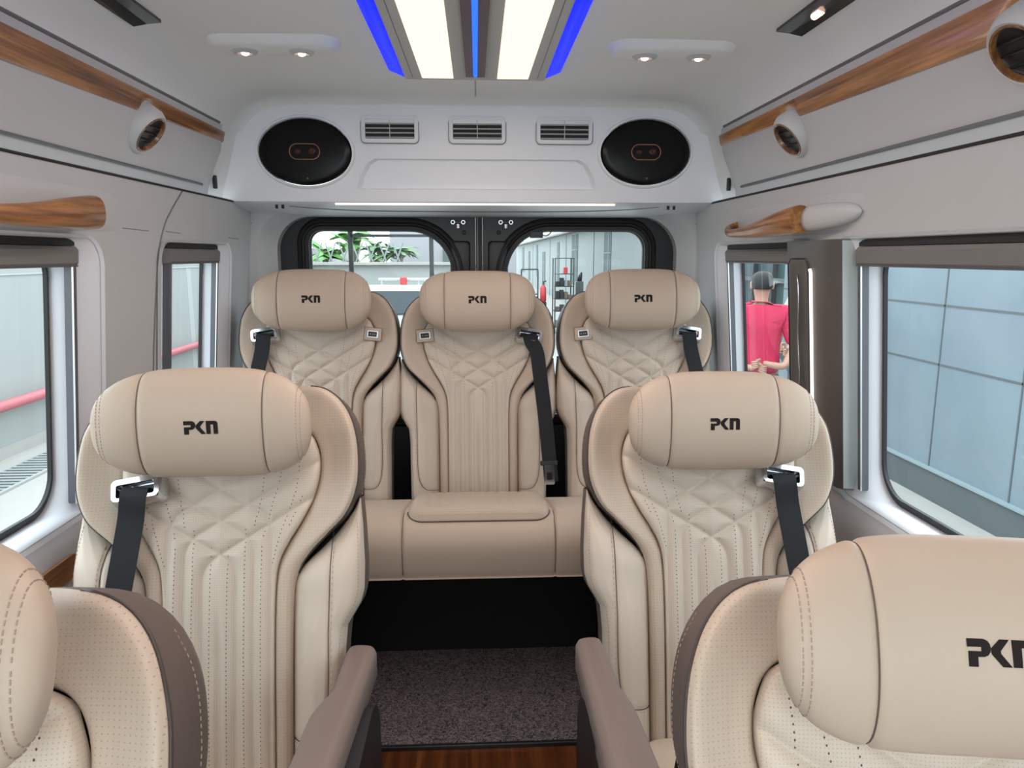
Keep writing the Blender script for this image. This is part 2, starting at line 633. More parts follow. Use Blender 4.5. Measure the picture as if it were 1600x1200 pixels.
def seat_shell(parent, loc, rot, mat):
    bm = bmesh.new()
    # upper shell behind the wings and the yoke
    L = OC[::4]
    H = wing_h(np.ones(len(L)), L[:, 0], L[:, 1])
    k = sum(1 for p in L if p[1] > .30)
    L, H = L[:k], H[:k]
    loop = [(-u, v, h) for (u, v), h in zip(L[::-1], H[::-1])] + [(u, v, h) for (u, v), h in zip(L[1:], H[1:])]
    cx = (0, .40)
    rings = []
    for sc, dh, ab in ((.999, -.001, None), (1.012, -.016, None), (1.016, -.035, None), (1.01, None, -.075), (.985, None, -.105), (.90, None, -.118), (.5, None, -.122)):
        rings.append([(u * sc, -((h + dh) if ab is None else ab), cx[1] + (v - cx[1]) * (min(sc, 1 + .25 * (sc - 1)) - (0 if dh == -.001 else .008))) for u, v, h in loop])
    add_loft(bm, rings, closed=False)
    # lower shell
    vv = np.linspace(-.06, .484, 40)
    bo = bolster_out(vv)
    _, hb = bolster_uvh(vv, np.ones(40))
    for sgn in (-1, 1):
        rr = []
        for sc, dh, ab in ((1.0, 0, None), (1.006, -.012, None), (1.004, None, -.06), (.97, None, -.105), (.0, None, -.112)):
            rr.append([(sgn * u * sc, -((h + dh) if ab is None else ab), v) for u, v, h in zip(bo, vv, hb)])
        add_loft(bm, rr, closed=False)
    o = bm_obj('back_shell', bm, mat, parent, True, loc, rot, 50)
    # visible seam stitching along the side of the shell
    for sgn in (-1, 1):
        bm = bmesh.new()
        L2 = catmull([(u, v) for u, v in L if v < .67 and u > .19][::2], 60)
        P = dense([(sgn * u * 1.0165, cx[1] + (v - cx[1]) * .996) for u, v in L2], .0005)
        for i in range(0, len(P) - 8, 13):
            a, b = P[i], P[i + 7]
            add_tube(bm, [(a[0], .052, a[1]), (b[0], .052, b[1])], .0006, 4)
        bm_obj('stitching', bm, M['thread_light'], o)
    return o

# headrest -----------------------------------------------------------------
HA, HB, HD = .187, .100, .060
HF = .046
def head_pt(x, th):
    q = min(1, abs(x) / HA)
    k = (1 - q ** 3.3) ** (1 / 2.5)
    kd = (1 - q ** 3.6) ** (1 / 2.2)
    c, s = math.cos(th), math.sin(th)
    e = 2 / 2.35
    y = -(HF if c > 0 else HD) * kd * math.copysign(abs(c) ** e, c)
    z = HB * k * math.copysign(abs(s) ** e, s)
    y += .010 * (z / HB) ** 2 * (1 if y < 0 else .4) - .036 * q * q
    return y, z
SEAM_X = .106
STITCH_X = .168
def head_grid(x0, x1, nx, nt=72):
    xs = np.linspace(x0, x1, nx)
    if x1 >= HA - 1e-6:
        xs = x0 + (x1 - x0) * np.sin(np.linspace(0, math.pi / 2, nx))
    if x0 <= -HA + 1e-6:
        xs = x1 - (x1 - x0) * np.sin(np.linspace(math.pi / 2, 0, nx))
    ve = []
    for x in xs:
        g = .0035 * math.exp(-((abs(x) - SEAM_X) / .0035) ** 2) + .0012 * math.exp(-((abs(x) - STITCH_X) / .002) ** 2)
        for j in range(nt):
            th = 2 * math.pi * j / nt
            y, z = head_pt(x, th)
            n = Vector(((y + .036 * (x / HA) ** 2) / HD ** 2, z / HB ** 2))
            n = n.normalized() if n.length > 1e-6 else Vector((0, 0))
            ve.append((x, y - n.x * g, z - n.y * g))
    fa = []
    for i in range(nx - 1):
        for j in range(nt):
            a, b = i * nt + j, i * nt + (j + 1) % nt
            fa.append((a, a + nt, b + nt, b))
    return ve, fa
def logo_polys():
    # three stencilled letters in a 53 x 20 box
    P1 = [(0, 20), (13, 20), (16, 18.8), (17.7, 16.5), (18.3, 13.5), (17.7, 10.8), (16, 8.4), (13, 7.2), (8, 7), (8, 0), (0.8, 0), (0.8, 11.0), (11.2, 11.0),
          (11.2, 14.2), (0, 14.2)]
    K = [(18.8, 13.5), (25.5, 20), (32.5, 20), (25.8, 12), (25.8, 10), (34, .5), (27, .5), (19.2, 9.0), (18.6, 11)]
    N = [(34.6, 20), (49, 20), (51.6, 18.8), (52.8, 16.5), (53, .5), (46.3, .5), (46.0, 14.6), (41.6, 14.6), (41.6, .5), (35, .5)]
    return [P1, K, N]
def head_front_y(x, z):
    lo, hi = -math.pi / 2, math.pi / 2
    for _ in range(30):
        m = (lo + hi) / 2
        if head_pt(x, m)[1] < z:
            lo = m
        else:
            hi = m
    return head_pt(x, (lo + hi) / 2)[0]
def make_headrest(parent, loc, rot):
    ve, fa = head_grid(-SEAM_X, SEAM_X, 40)
    h = mesh_obj('headrest', ve, fa, M['leather'], parent, loc=loc, rot=rot)
    for a, b in ((-HA, -SEAM_X), (SEAM_X, HA)):
        ve, fa = head_grid(a, b, 34)
        mesh_obj('headrest_end', ve, fa, M['leather'], h)
    for x in (-SEAM_X, SEAM_X):
        bm = bmesh.new()
        add_tube(bm, [(x, *[q * .968 for q in head_pt(x, 2 * math.pi * j / 60)]) for j in range(60)], .0007, 5, closed=True)
        bm_obj('seam', bm, M['seam'], h, True)
    for x in (-STITCH_X - .0035, -STITCH_X + .0035, STITCH_X - .0035, STITCH_X + .0035):
        bm = bmesh.new()
        pts = [Vector((x, *head_pt(x, 2 * math.pi * j / 480))) for j in range(481)]
        acc = 0
        for a, b in zip(pts[:-1], pts[1:]):
            acc += (b - a).length
            if acc > .0058:
                acc = 0
                m = (a + b) / 2
                d = (b - a).normalized() * .0019
                add_tube(bm, [m - d, m + d], .00075, 4)
        bm_obj('stitching', bm, M['thread_light'], h)
    bm = bmesh.new()
    k = .058 / 53
    for P in logo_polys():
        t = bmesh.new()
        pts3 = [Vector(((p[0] - 26.5) * k, (p[1] - 10) * k * 1.08, 0)) for p in P]
        vs = [t.verts.new((q.x, 0, q.y)) for q in pts3]
        for tri in tessellate_polygon([pts3]):
            t.faces.new([vs[i] for i in tri])
        bmesh.ops.subdivide_edges(t, edges=t.edges[:], cuts=2)
        bmesh.ops.triangulate(t, faces=t.faces[:])
        for v in t.verts:
            v.co.y = head_front_y(v.co.x, v.co.z) - .0009
        r = bmesh.ops.extrude_face_region(t, geom=t.faces[:])
        for v in [g for g in r['geom'] if isinstance(g, bmesh.types.BMVert)]:
            v.co.y += .0016
        merge(bm, t)
    bm_obj('emblem', bm, M['logo'], h)
    return h

def top_h(u, v):
    """height of the sewn front surface at (u, v), for things that lie on it"""
    a = abs(u)
    if v > .47:
        c, w = float(c_half(v)), float(w_half(v))
        if a <= c:
            return float(h_center([u], [v])[0])
        return float(wing_h(np.array([(a - c) / max(.01, w - c)]), np.array([a]), np.array([v]))[0])
    b0, b1 = float(bolster_in(np.array([v]))), float(bolster_out(np.array([v])))
    if a >= b0:
        return float(bolster_uvh(np.array([v]), np.array([min(1, (a - b0) / (b1 - b0))]))[1][0])
    return .02

def belt(parent, loc, rot, sgn, gu, gv, path, tongue=False):
    """chrome shoulder guide at (gu, gv) and the black webbing that leaves it"""
    h0 = top_h(gu, gv) + .004
    tilt = sgn * R(9)
    g = bmesh.new()
    W, D, T = .090, .046, .026
    fm = lambda e: (lambda a, b: Vector((a, -e, b)))
    o = rrect(-W / 2, W / 2, -D * .55, D * .45, .010, 5)
    i = rrect(-W / 2 + .011, W / 2 - .011, -D * .36, D * .18, .004, 5)
    add_loft(g, [[(p[0] * 1.08, .004, p[1] * 1.1) for p in o], [(p[0], -T * .75, p[1]) for p in o], [(p[0] * .94, -T, p[1] * .9) for p in o],
                 [(p[0], -T, p[1]) for p in i], [(p[0], -.004, p[1]) for p in i]], cap1=True)
    go = bm_obj('belt_guide', g, M['chrome'], parent, True, None, None, 40)
    go.matrix_local = Matrix.Translation(loc) @ Matrix.Rotation(rot[0], 4, 'X') @ Matrix.Translation((gu, -h0, gv)) @ Matrix.Rotation(tilt, 4, 'Y') @ Matrix.Rotation(R(-18), 4, 'X')
    sl = bmesh.new()
    add_box(sl, (0, -.008, -.004), (.062, .010, .018), .002)
    bm_obj('slot', sl, M['black_plastic'], go)
    bw = .0235
    pts = [(gu, gv + .006, h0 + .010), (gu, gv + .006, h0 + .024), (gu + (path[0][0] - gu) * .08, gv - .006, h0 + .0315), (gu + (path[0][0] - gu) * .30, gv - .022, h0 + .031)] + [(u, v, max(h, top_h(u, v) + .006) if v > .02 else h) for u, v, h in path]
    P = catmull(pts, 60)
    b = bmesh.new()
    ring = []
    for k, p in enumerate(P):
        d = P[min(k + 1, len(P) - 1)] - P[max(k - 1, 0)]
        n2 = np.array([d[1], -d[0]]) / (math.hypot(d[0], d[1]) + 1e-9)
        A = (p[0] - n2[0] * bw, p[1] - n2[1] * bw)
        B = (p[0] + n2[0] * bw, p[1] + n2[1] * bw)
        ring.append([(A[0], -p[2] - .0007, A[1]), (B[0], -p[2] - .0007, B[1]), (B[0], -p[2] + .0007, B[1]), (A[0], -p[2] + .0007, A[1])])
    add_loft(b, ring, cap0=True, cap1=True)
    sb = bm_obj('seat_belt', b, M['webbing'], parent, False, loc, rot)
    if tongue:
        e = P[-5]
        t = bmesh.new()
        add_loft(t, [[(e[0] + q[0], -e[2] - .004, e[1] + q[1]) for q in rrect(-.020, .014, -.052, .012, .005, 4)],
                     [(e[0] + q[0], -e[2] - .009, e[1] + q[1]) for q in rrect(-.020, .014, -.052, .012, .005, 4)],
                     [(e[0] + q[0], -e[2] - .009, e[1] + q[1]) for q in rrect(-.011, .006, -.036, -.012, .003, 4)],
                     [(e[0] + q[0], -e[2] - .004, e[1] + q[1]) for q in rrect(-.011, .006, -.036, -.012, .003, 4)]])
        bm_obj('buckle_tongue', t, M['chrome'], sb, True, None, None, 30)
        t = bmesh.new()
        add_box(t, (e[0] - .004, -e[2] - .003, e[1] + .018), (.058, .008, .016), .003)
        bm_obj('belt_stop', t, M['black_plastic'], sb)
    return go, sb

def switch_panel(parent, loc, rot, u, v, tilt):
    h0 = top_h(u, v) + .002
    m = bmesh.new()
    add_box(m, (0, 0, 0), (.058, .008, .043), .003, 2)
    o = bm_obj('switch_flap', m, M['leather'], parent, True, None, None, 40)
    o.matrix_local = Matrix.Translation(loc) @ Matrix.Rotation(rot[0], 4, 'X') @ Matrix.Translation((u, -h0 - .002, v)) @ Matrix.Rotation(tilt, 4, 'Y')
    b = bmesh.new()
    add_loft(b, [[(q[0], -.0035, q[1]) for q in rrect(-.0175, .0175, -.011, .011, .002, 3)], [(q[0], -.007, q[1]) for q in rrect(-.0175, .0175, -.011, .011, .002, 3)],
                 [(q[0], -.007, q[1]) for q in rrect(-.0142, .0142, -.0083, .0083, .001, 3)], [(q[0], -.0055, q[1]) for q in rrect(-.0142, .0142, -.0083, .0083, .001, 3)]])
    bm_obj('chrome_bezel', b, M['chrome'], o)
    b = bmesh.new()
    add_box(b, (0, -.0048, 0), (.0285, .0025, .0168))
    bm_obj('rocker_switch', b, M['black_gloss'], o)
    b = bmesh.new()
    for x in (-.007, .001, .007):
        add_box(b, (x, -.0063, 0), (.003, .0006, .0035))
    bm_obj('switch_mark', b, M['thread_light'], o)
    b = bmesh.new()
    q = rrect(-.029, .029, -.0215, .0215, .003, 4)
    add_tube(b, [(p[0], -.002, p[1]) for p in q], .0009, 5, closed=True)
    bm_obj('flap_seam', b, M['seam'], o)
    return o

def pillow(bm, c, s, e=3.5, n=28, m=18, taper=0.0):
    rings = []
    for i in range(m + 1):
        ph = -math.pi / 2 + math.pi * i / m
        cz, sz = math.cos(ph), math.sin(ph)
        r = []
        for j in range(n):
            th = 2 * math.pi * j / n
            f = lambda q, k: math.copysign(abs(q) ** (2 / k), q)
            r.append((c[0] + s[0] * f(cz, 2.6) * f(math.cos(th), e), c[1] + s[1] * f(cz, 2.6) * f(math.sin(th), e), c[2] + s[2] * f(sz, 2.6)))
        rings.append(r)
    add_loft(bm, rings, cap0=True, cap1=True)

def captain_cushion(parent, recl_y, zb):
    """seat cushion, its quilted insert and the dark base of a captain seat"""
    cz = zb + .0
    tilt = R(9)
    m0 = Matrix.Translation((0, recl_y, cz)) @ Matrix.Rotation(-tilt, 4, 'X')
    b = bmesh.new()
    pillow(b, (0, -.265, -.085), (.255, .265, .075), 5, 48, 24)
    b.transform(m0)
    cu = bm_obj('seat_cushion', b, M['leather'], parent, True)
    b = bmesh.new()
    pillow(b, (0, -.25, -.028), (.17, .225, .028), 6, 40, 16)
    b.transform(m0)
    bm_obj('quilted_insert', b, M['leather_perf'], cu, True)
    b = bmesh.new()
    add_box(b, (0, recl_y - .22, (cz - .12) / 2), (.40, .40, max(.05, cz - .12)), .02)
    add_box(b, (0, recl_y - .24, cz - .125), (.50, .50, .06), .02)
    bm_obj('seat_base', b, M['black_plastic'], parent)

def captain_arm(parent, sgn, outline, z, th=.065):
    """outline in the seat's own x, y (sgn flips x)"""
    b = bmesh.new()
    P = outline
    c = np.mean(np.array(P), 0)
    def ring(sc, zz):
        out = []
        for i, p in enumerate(P):
            a, q = np.array(P[i - 1]), np.array(P[(i + 1) % len(P)])
            t = q - a
            n = np.array([t[1], -t[0]]) / (np.linalg.norm(t) + 1e-9)
            out.append((sgn * (p[0] + n[0] * sc), p[1] + n[1] * sc, zz))
        return out
    s0 = 1 if sum(P[i - 1][0] * P[i][1] - P[i][0] * P[i - 1][1] for i in range(len(P))) > 0 else -1
    add_loft(b, [ring(-s0 * .010, z - th), ring(0, z - th + .012), ring(0, z - .012), ring(-s0 * .004, z - .004), ring(-s0 * .012, z)], cap0=True, cap1=True)
    return bm_obj('armrest', b, M['arm_brown'], parent, True, None, None, 45)

def round_poly(P, r=.012, n=5):
    out = []
    k = len(P)
    for i in range(k):
        p, a, b = np.array(P[i][:2], float), np.array(P[i - 1][:2], float), np.array(P[(i + 1) % k][:2], float)
        rr = P[i][2] if len(P[i]) > 2 else r
        da, db = (a - p), (b - p)
        la, lb = np.linalg.norm(da), np.linalg.norm(db)
        q = min(rr, la * .45, lb * .45)
        s, e = p + da / la * q, p + db / lb * q
        for t in np.linspace(0, 1, n + 1):
            out.append(tuple((1 - t) ** 2 * s + 2 * t * (1 - t) * p + t * t * e))
    return out

def make_back(root, yb, zb, rec, head_v, head_h, shell='leather_brown', hr=None):
    loc, rot = (0, yb, zb), (-rec, 0, 0)
    seat_center(root, loc, rot)
    seat_wings(root, loc, rot)
    seat_bolsters(root, loc, rot)
    seat_shell(root, loc, rot, M[shell])
    p = Matrix.Translation(loc) @ Matrix.Rotation(-rec, 4, 'X') @ Vector((0, -head_h, head_v))
    make_headrest(root, p, (-(rec if hr is None else hr), 0, 0))
    return loc, rot
# ---------------------------------------------------------------- van interior materials
M['trim_white'] = plain('white_trim_plastic', (.57, .585, .59), .42, noise=.02, nscale=8, bump=.10, bscale=700)
M['headliner'] = plain('grey_white_headliner', (.85, .88, .875), .75, noise=.02, nscale=10, bump=.2, bscale=600)
M['bulkhead'] = plain('bright_white_bulkhead', (.83, .86, .90), .42, noise=.02, nscale=8, bump=.10, bscale=700)
M['trim_grey'] = plain('lower_grey_trim', (.48, .45, .445), .5, bump=.1, bscale=600)
M['reveal'] = plain('window_reveal_plastic', (.80, .83, .88), .4)
M['cassette'] = plain('grey_blind_fabric', (.20, .195, .19), .7, noise=.05, nscale=300)
M['rail'] = plain('dark_guide_rail', (.10, .10, .115), .4)
M['aluminium'] = plain('brushed_aluminium', (.62, .64, .65), .3, .9)
M['groove'] = plain('grey_groove', (.18, .19, .19), .6)
M['line_black'] = plain('black_joint', (.02, .02, .02), .7)
M['teak'] = wood('teak_veneer', (.13, .045, .011), (.37, .15, .038), (.60, .29, .095), 'Y', .28, 1.0, .25)
M['bench_shade'] = plain('black_bench_shade', (.004, .004, .004), .95)  # shadow under the rear bench, put into the colour
M['teak_ring'] = wood('teak_ring', (.10, .04, .012), (.24, .105, .035), (.40, .2, .08), 'Z', .25)
M['floor_wood'] = wood('floor_boards', (.045, .012, .004), (.12, .036, .010), (.20, .07, .022), 'Y', .3, .6)
M['rubber'] = plain('black_rubber', (.010, .010, .011), .55)
M['door_paint'] = plain('dark_door_paint', (.008, .009, .011), .45)
M['pillar_taupe'] = plain('taupe_satin_pillar', (.105, .096, .087), .38, .1)
M['pillar_front'] = plain('grey_green_pillar_side', (.50, .57, .55), .4)
M['glass'] = tinted_glass('tinted_window', (.93, .965, .965))
M['panel_light'] = glow('warm_panel_diffuser', (1.0, .80, .60), .95)
M['blue_led'] = glow('blue_led_strip', (.0, .008, 1.0), 1.35)
M['blue_led_thin'] = glow('blue_led_end_strip', (.08, .13, .9), .55)
M['blue_core'] = glow('blue_led_core', (.0, .10, 1.0), 1.2)
M['spot'] = glow('small_warm_lamp', (1.0, .62, .48), 3.0)
M['white_led'] = glow('white_led_strip', (1.0, .86, .80), 1.0)
M['plum'] = plain('plum_brown_trim', (.115, .06, .06), .45)
M['lens_dark'] = plain('dark_smoked_panel', (.012, .012, .011), .18)
M['copper'] = plain('copper_ring', (.55, .22, .14), .3, .8)
M['vent_grey'] = plain('vent_slat_grey', (.40, .405, .40), .45)

def wx(z):
    """half width of the van's inner side at height z (leaning in towards the roof)"""
    return .838 - .086 * (z - .85)
def gx(z):
    return .897 - .086 * (z - .85)

Y0, Y1 = -1.25, 2.60
# windows: (y0, y1, z0, z1, radius) at the inner skin, and the glass outline
WIN = {'big': dict(i=(.42, 1.600, .782, 1.337), g=(.50, 1.504, .776, 1.332), r=.075),
       'small': dict(i=(1.885, 2.418, .782, 1.337), g=(1.93, 2.330, .776, 1.332), r=.06),
       'small_right': dict(i=(1.70, 2.418, .782, 1.337), g=(1.74, 2.330, .776, 1.332), r=.06),
       'front': dict(i=(-1.05, .22, .782, 1.337), g=(-1.0, .16, .776, 1.332), r=.075)}

def side_wall(s):
    side = 'left' if s < 0 else 'right'
    b = bmesh.new()
    holes = [rrect(w['i'][0], w['i'][1], w['i'][2] - .02, w['i'][3], w['r'] * .8, 7) for kw, w in WIN.items() if kw != ('small' if s > 0 else 'small_right')]
    plate_with_holes(b, [(Y0, .715), (2.72, .715), (2.72, 1.478), (Y0, 1.478)], holes, lambda y, z: (s * wx(z), y, z))
    w = struct(bm_obj('wall_' + side, b, M['trim_white'], None, True, None, None, 30))
    # lower lining
    b = bmesh.new()
    prof = [(.845, .752), (.838, .742), (.826, .727), (.815, .69), (.815, .40), (.80, .12), (.80, -.02)]
    add_loft(b, [[(s * x, y, z) for x, z in prof] for y in np.linspace(Y0, 2.72, 12)], closed=False)
    bm_obj('lower_lining', b, M['trim_grey'], w, True, None, None, 40)
    b = bmesh.new()
    add_tube(b, [(s * wx(1.472) - s * .001, y, 1.4735) for y in (Y0, 2.60)], .0030, 6)
    bm_obj('joint_line', b, M['line_black'], w)
    if s > 0:
        return w
    b = bmesh.new()
    ys = catmull([(1.862, .85), (1.858, 1.05), (1.880, 1.28), (1.915, 1.37), (1.965, 1.42), (2.03, 1.47)], 50)
    add_tube(b, [(s * wx(z), y, z) for y, z in ys], .0026, 6)
    bm_obj('cover_seam', b, M['groove'], w, True)
    for (a, c, z) in ((1.70, 1.83, 1.362), (1.93, 2.02, 1.362), (2.40, 2.50, 1.358)):
        b = bmesh.new()
        add_tube(b, [(s * wx(z), a, z), (s * wx(z), c, z - .002)], .0011, 5)
        bm_obj('clip_seam', b, M['groove'], w)
    return w

def window(n, s, key):
    w = WIN[key]
    i, g, r = w['i'], w['g'], w['r']
    root = bpy.data.objects.new('window_%d' % n, None)
    link(root, None, (s * .86, (i[0] + i[1]) / 2, .80))
    struct(root)
    off = Vector(root.location)
    def put(o):
        o.parent = root
        o.matrix_parent_inverse = Matrix.Translation(-off)
        return o
    K = 10
    rb = .012
    li = rrect(i[0], i[1], i[2] - .02, i[3], r * .8, K)
    lm = rrect(i[0] + .075, i[1] - .075, i[2] - .010, i[3] - .004, r * .8, K)
    lo = rrect(g[0] - .008, g[1] + .008, g[2] - .006, g[3] + .006, r, K)
    b = bmesh.new()
    add_loft(b, [[(s * (wx(z) - .004), y, z) for y, z in rrect(i[0] - .012, i[1] + .012, i[2] - .034, i[3] + .006, r * .8 + .01, K)],
                 [(s * (wx(z) + .001), y, z) for y, z in li], [(s * (wx(z) + .012), y, z) for y, z in rrect(i[0] + .05, i[1] - .05, i[2] - .016, i[3] - .002, r * .8, K)],
                 [(s * (wx(z) + .024), y, z) for y, z in lm], [(s * (gx(z) - .010), y, z) for y, z in lo], [(s * gx(z), y, z) for y, z in lo]])
    put(bm_obj('window_reveal', b, M['reveal'], None, True, None, None, 50))
    b = bmesh.new()
    l2 = rrect(g[0], g[1], g[2], g[3], r, K)
    l3 = rrect(g[0] + .008, g[1] - .006, g[2] + .011, g[3] - .008, r * .9, K)
    add_loft(b, [[(s * gx(z), y, z) for y, z in lo], [(s * (gx(z) - .006), y, z) for y, z in l2], [(s * (gx(z) - .006), y, z) for y, z in l3],
                 [(s * (gx(z) + .002), y, z) for y, z in l3]])
    put(bm_obj('rubber_gasket', b, M['rubber'], None, True, None, None, 40))
    b = bmesh.new()
    lp = rrect(g[0] - .02, g[1] + .02, g[2] - .02, g[3] + .02, r, K)
    b.faces.new([b.verts.new((s * (gx(z) + .002), y, z)) for y, z in lp])
    put(bm_obj('window_pane', b, M['glass'], None))
    # roller blind cassette and its guide rails
    b = bmesh.new()
    x = wx(1.30) + .004
    y0, y1 = i[0] + .078, i[1] - .078
    cs = [(x + .03, 1.321), (x + .004, 1.319), (x - .002, 1.312), (x + .0005, 1.286), (x + .004, 1.2815), (x + .03, 1.2815)]
    add_loft(b, [[(s * a, y, z) for a, z in cs] for y in (y0, y1)], cap0=True, cap1=True)
    put(bm_obj('blind_cassette', b, M['cassette'], None, False))
    b = bmesh.new()
    add_box(b, (s * (x + .02), (y0 + y1) / 2, 1.3285), (.03, y1 - y0, .0165))
    put(bm_obj('cassette_slot', b, M['line_black'], None))
    b = bmesh.new()
    add_box(b, (s * (x + .0035), (y0 + y1) / 2, 1.2800), (.004, y1 - y0, .003))
    put(bm_obj('blind_edge', b, M['rail'], None))
    for yy, d in ((y0 + .010, 1), (y1 - .010, -1)):
        b = bmesh.new()
        pts = [(z, wx(z) + .012) for z in (.785, 1.282)]
        add_loft(b, [[(s * (q + dx), yy + dy, z) for dx, dy in ((-.006, -.006), (.012, -.006), (.012, .006), (-.006, .006))] for z, q in pts], cap0=True, cap1=True)
        put(bm_obj('guide_rail', b, M['rail'], None))
        b = bmesh.new()
        add_loft(b, [[(s * (q + dx), yy + d * .0075 + dy, z) for dx, dy in ((-.0075, -.001), (-.004, -.001), (-.004, .001), (-.0075, .001))] for z, q in pts], cap0=True, cap1=True)
        put(bm_obj('rail_lip', b, M['aluminium'], None))
    return root

walls = {s: side_wall(s) for s in (-1, 1)}
k = 1
for s in (-1, 1):
    for key in ('big', 'small' if s < 0 else 'small_right', 'front'):
        window(k, s, key)
        k += 1

# sliding door pillar on the right
pb = bmesh.new()
pz = np.linspace(.775, 1.336, 16)
def pil(z, y, d):
    return (wx(z) - .012 - d, y, z)
pr = []
for z in pz:
    pr.append([(wx(z) + .05, 1.560, z), (wx(z) + .019, 1.538, z), (wx(z) - .014, 1.546, z), (wx(z) - .022, 1.560, z), (wx(z) - .022, 1.62, z), (wx(z) - .022, 1.80, z),
               (wx(z) - .018, 1.815, z), (wx(z) + .05, 1.82, z)])
add_loft(pb, pr, closed=True, cap0=True, cap1=True)
pillar = struct(bm_obj('trim_1', pb, M['pillar_taupe'], None, True, None, None, 45))
b = bmesh.new()
add_loft(b, [[(wx(z) + .040, 1.5515, z), (wx(z) + .019, 1.5365, z), (wx(z) - .0135, 1.5445, z)] for z in np.linspace(.778, 1.333, 10)], closed=False)
bm_obj('pillar_return', b, M['pillar_front'], pillar, True)
# recessed pull with its strip light
b = bmesh.new()
fm = lambda dx: (lambda y, z: (wx(z) - .0225 - dx, y, z))
o1, o2, o3 = rrect(1.690, 1.785, .86, 1.290, .016, 6), rrect(1.696, 1.779, .866, 1.284, .013, 6), rrect(1.705, 1.770, .88, 1.275, .012, 6)
add_loft(b, [[fm(0)(*p) for p in o1], [fm(.003)(*p) for p in o1], [fm(.003)(*p) for p in o2], [fm(.0008)(*p) for p in o3]], cap1=True)
bm_obj('pull_recess', b, M['pillar_taupe'], pillar, True, None, None, 40)
b = bmesh.new()
add_tube(b, [(wx(z) - .026, 1.7925, z) for z in (.87, 1.28)] + [(wx(1.2895) - .026, 1.775, 1.2935), (wx(1.29) - .026, 1.700, 1.2935)], .0012, 6)
bm_obj('recess_seam', b, M['line_black'], pillar, True)
b = bmesh.new()
for (z0, z1) in ((.90, 1.255),):
    add_tube(b, [(wx(z) - .0275, 1.736 + .003 * math.sin(z * 30), z) for z in np.linspace(z0, z1, 16)], .0022, 8)
bm_obj('chrome_pull_line', b, M['chrome'], pillar, True)
b = bmesh.new()
add_tube(b, [(wx(z) - .0245, 1.672, z) for z in (.86, 1.00, 1.15, 1.262)] + [(wx(1.27) - .0245, 1.677, 1.269)], .0042, 8)
bm_obj('strip_light', b, M['white_led'], pillar, True)

# floor, mat ---------------------------------------------------------------
b = bmesh.new()
add_box(b, (0, .75, -.03), (1.72, 4.1, .06))
floor = struct(bm_obj('floor', b, M['floor_wood'], None))
m, nt, bs, L = mat_new('looped_vinyl_mat')
N = nt.nodes.new
bs.inputs['Roughness'].default_value = .75
tc = N('ShaderNodeTexCoord')
vo = N('ShaderNodeTexVoronoi')
vo.feature = 'SMOOTH_F1'
vo.inputs['Scale'].default_value = 210
nz = N('ShaderNodeTexNoise')
nz.inputs['Scale'].default_value = 90
nz.inputs['Distortion'].default_value = 2.5
L(tc.outputs['Object'], nz.inputs['Vector'])
L(tc.outputs['Object'], vo.inputs['Vector'])
cr = N('ShaderNodeValToRGB')
cr.color_ramp.elements[0].position, cr.color_ramp.elements[0].color = .38, (.022, .018, .020, 1)
cr.color_ramp.elements[1].position, cr.color_ramp.elements[1].color = .62, (.24, .20, .21, 1)
L(nz.outputs['Fac'], cr.inputs['Fac'])
L(cr.outputs['Color'], bs.inputs['Base Color'])
bp = N('ShaderNodeBump')
bp.inputs['Strength'].default_value = 1
bp.inputs['Distance'].default_value = .004
L(nz.outputs['Fac'], bp.inputs['Height'])
L(bp.outputs['Normal'], bs.inputs['Normal'])
M['mat'] = m
b = bmesh.new()
add_box(b, (0, 2.055, .008), (.74, .61, .014), .004)
mat = tag(bm_obj('floor_mat', b, M['mat'], None, False), 'dark grey looped vinyl mat on the aisle floor before the rear bench', 'mat')
b = bmesh.new()
add_box(b, (0, 1.746, .006), (.745, .012, .012), .002)
bm_obj('mat_edge', b, M['black_plastic'], mat)

# ceiling -------------------------------------------------------------------
CZ = 1.785
sec = [(0, CZ), (.30, CZ), (.56, CZ - .002), (.625, CZ - .006), (.672, CZ - .018), (.712, CZ - .045), (.738, CZ - .075), (.75, CZ - .10)]
full = [(-x, z) for x, z in sec[::-1]] + sec[1:]
sh = sec + [(.765, 1.64), (.79, 1.56), (.812, 1.50), (.818, 1.474)]
full = [(-x, z) for x, z in sh[::-1]] + sh[1:]
b = bmesh.new()
add_loft(b, [[(x, y, z) for x, z in full] for y in (Y0, 0, 1.2, 2.0, 2.34)] + [[(x, 2.385, z - (.006 if z > 1.7 else 0)) for x, z in full], [(x * (.99 if z > 1.7 else 1), 2.415, z - (.022 if z > 1.7 else 0)) for x, z in full], [(x * (.98 if z > 1.7 else 1), 2.46, z - (.05 if z > 1.7 else 0)) for x, z in full]], closed=False)
ceil = struct(bm_obj('ceiling', b, M['headliner'], None, True, None, None, 50))
b = bmesh.new()
add_tube(b, [(0, 2.10, CZ - .0005), (0, 2.36, CZ - .0005)], .0012, 5)
bm_obj('headliner_seam', b, M['groove'], ceil)

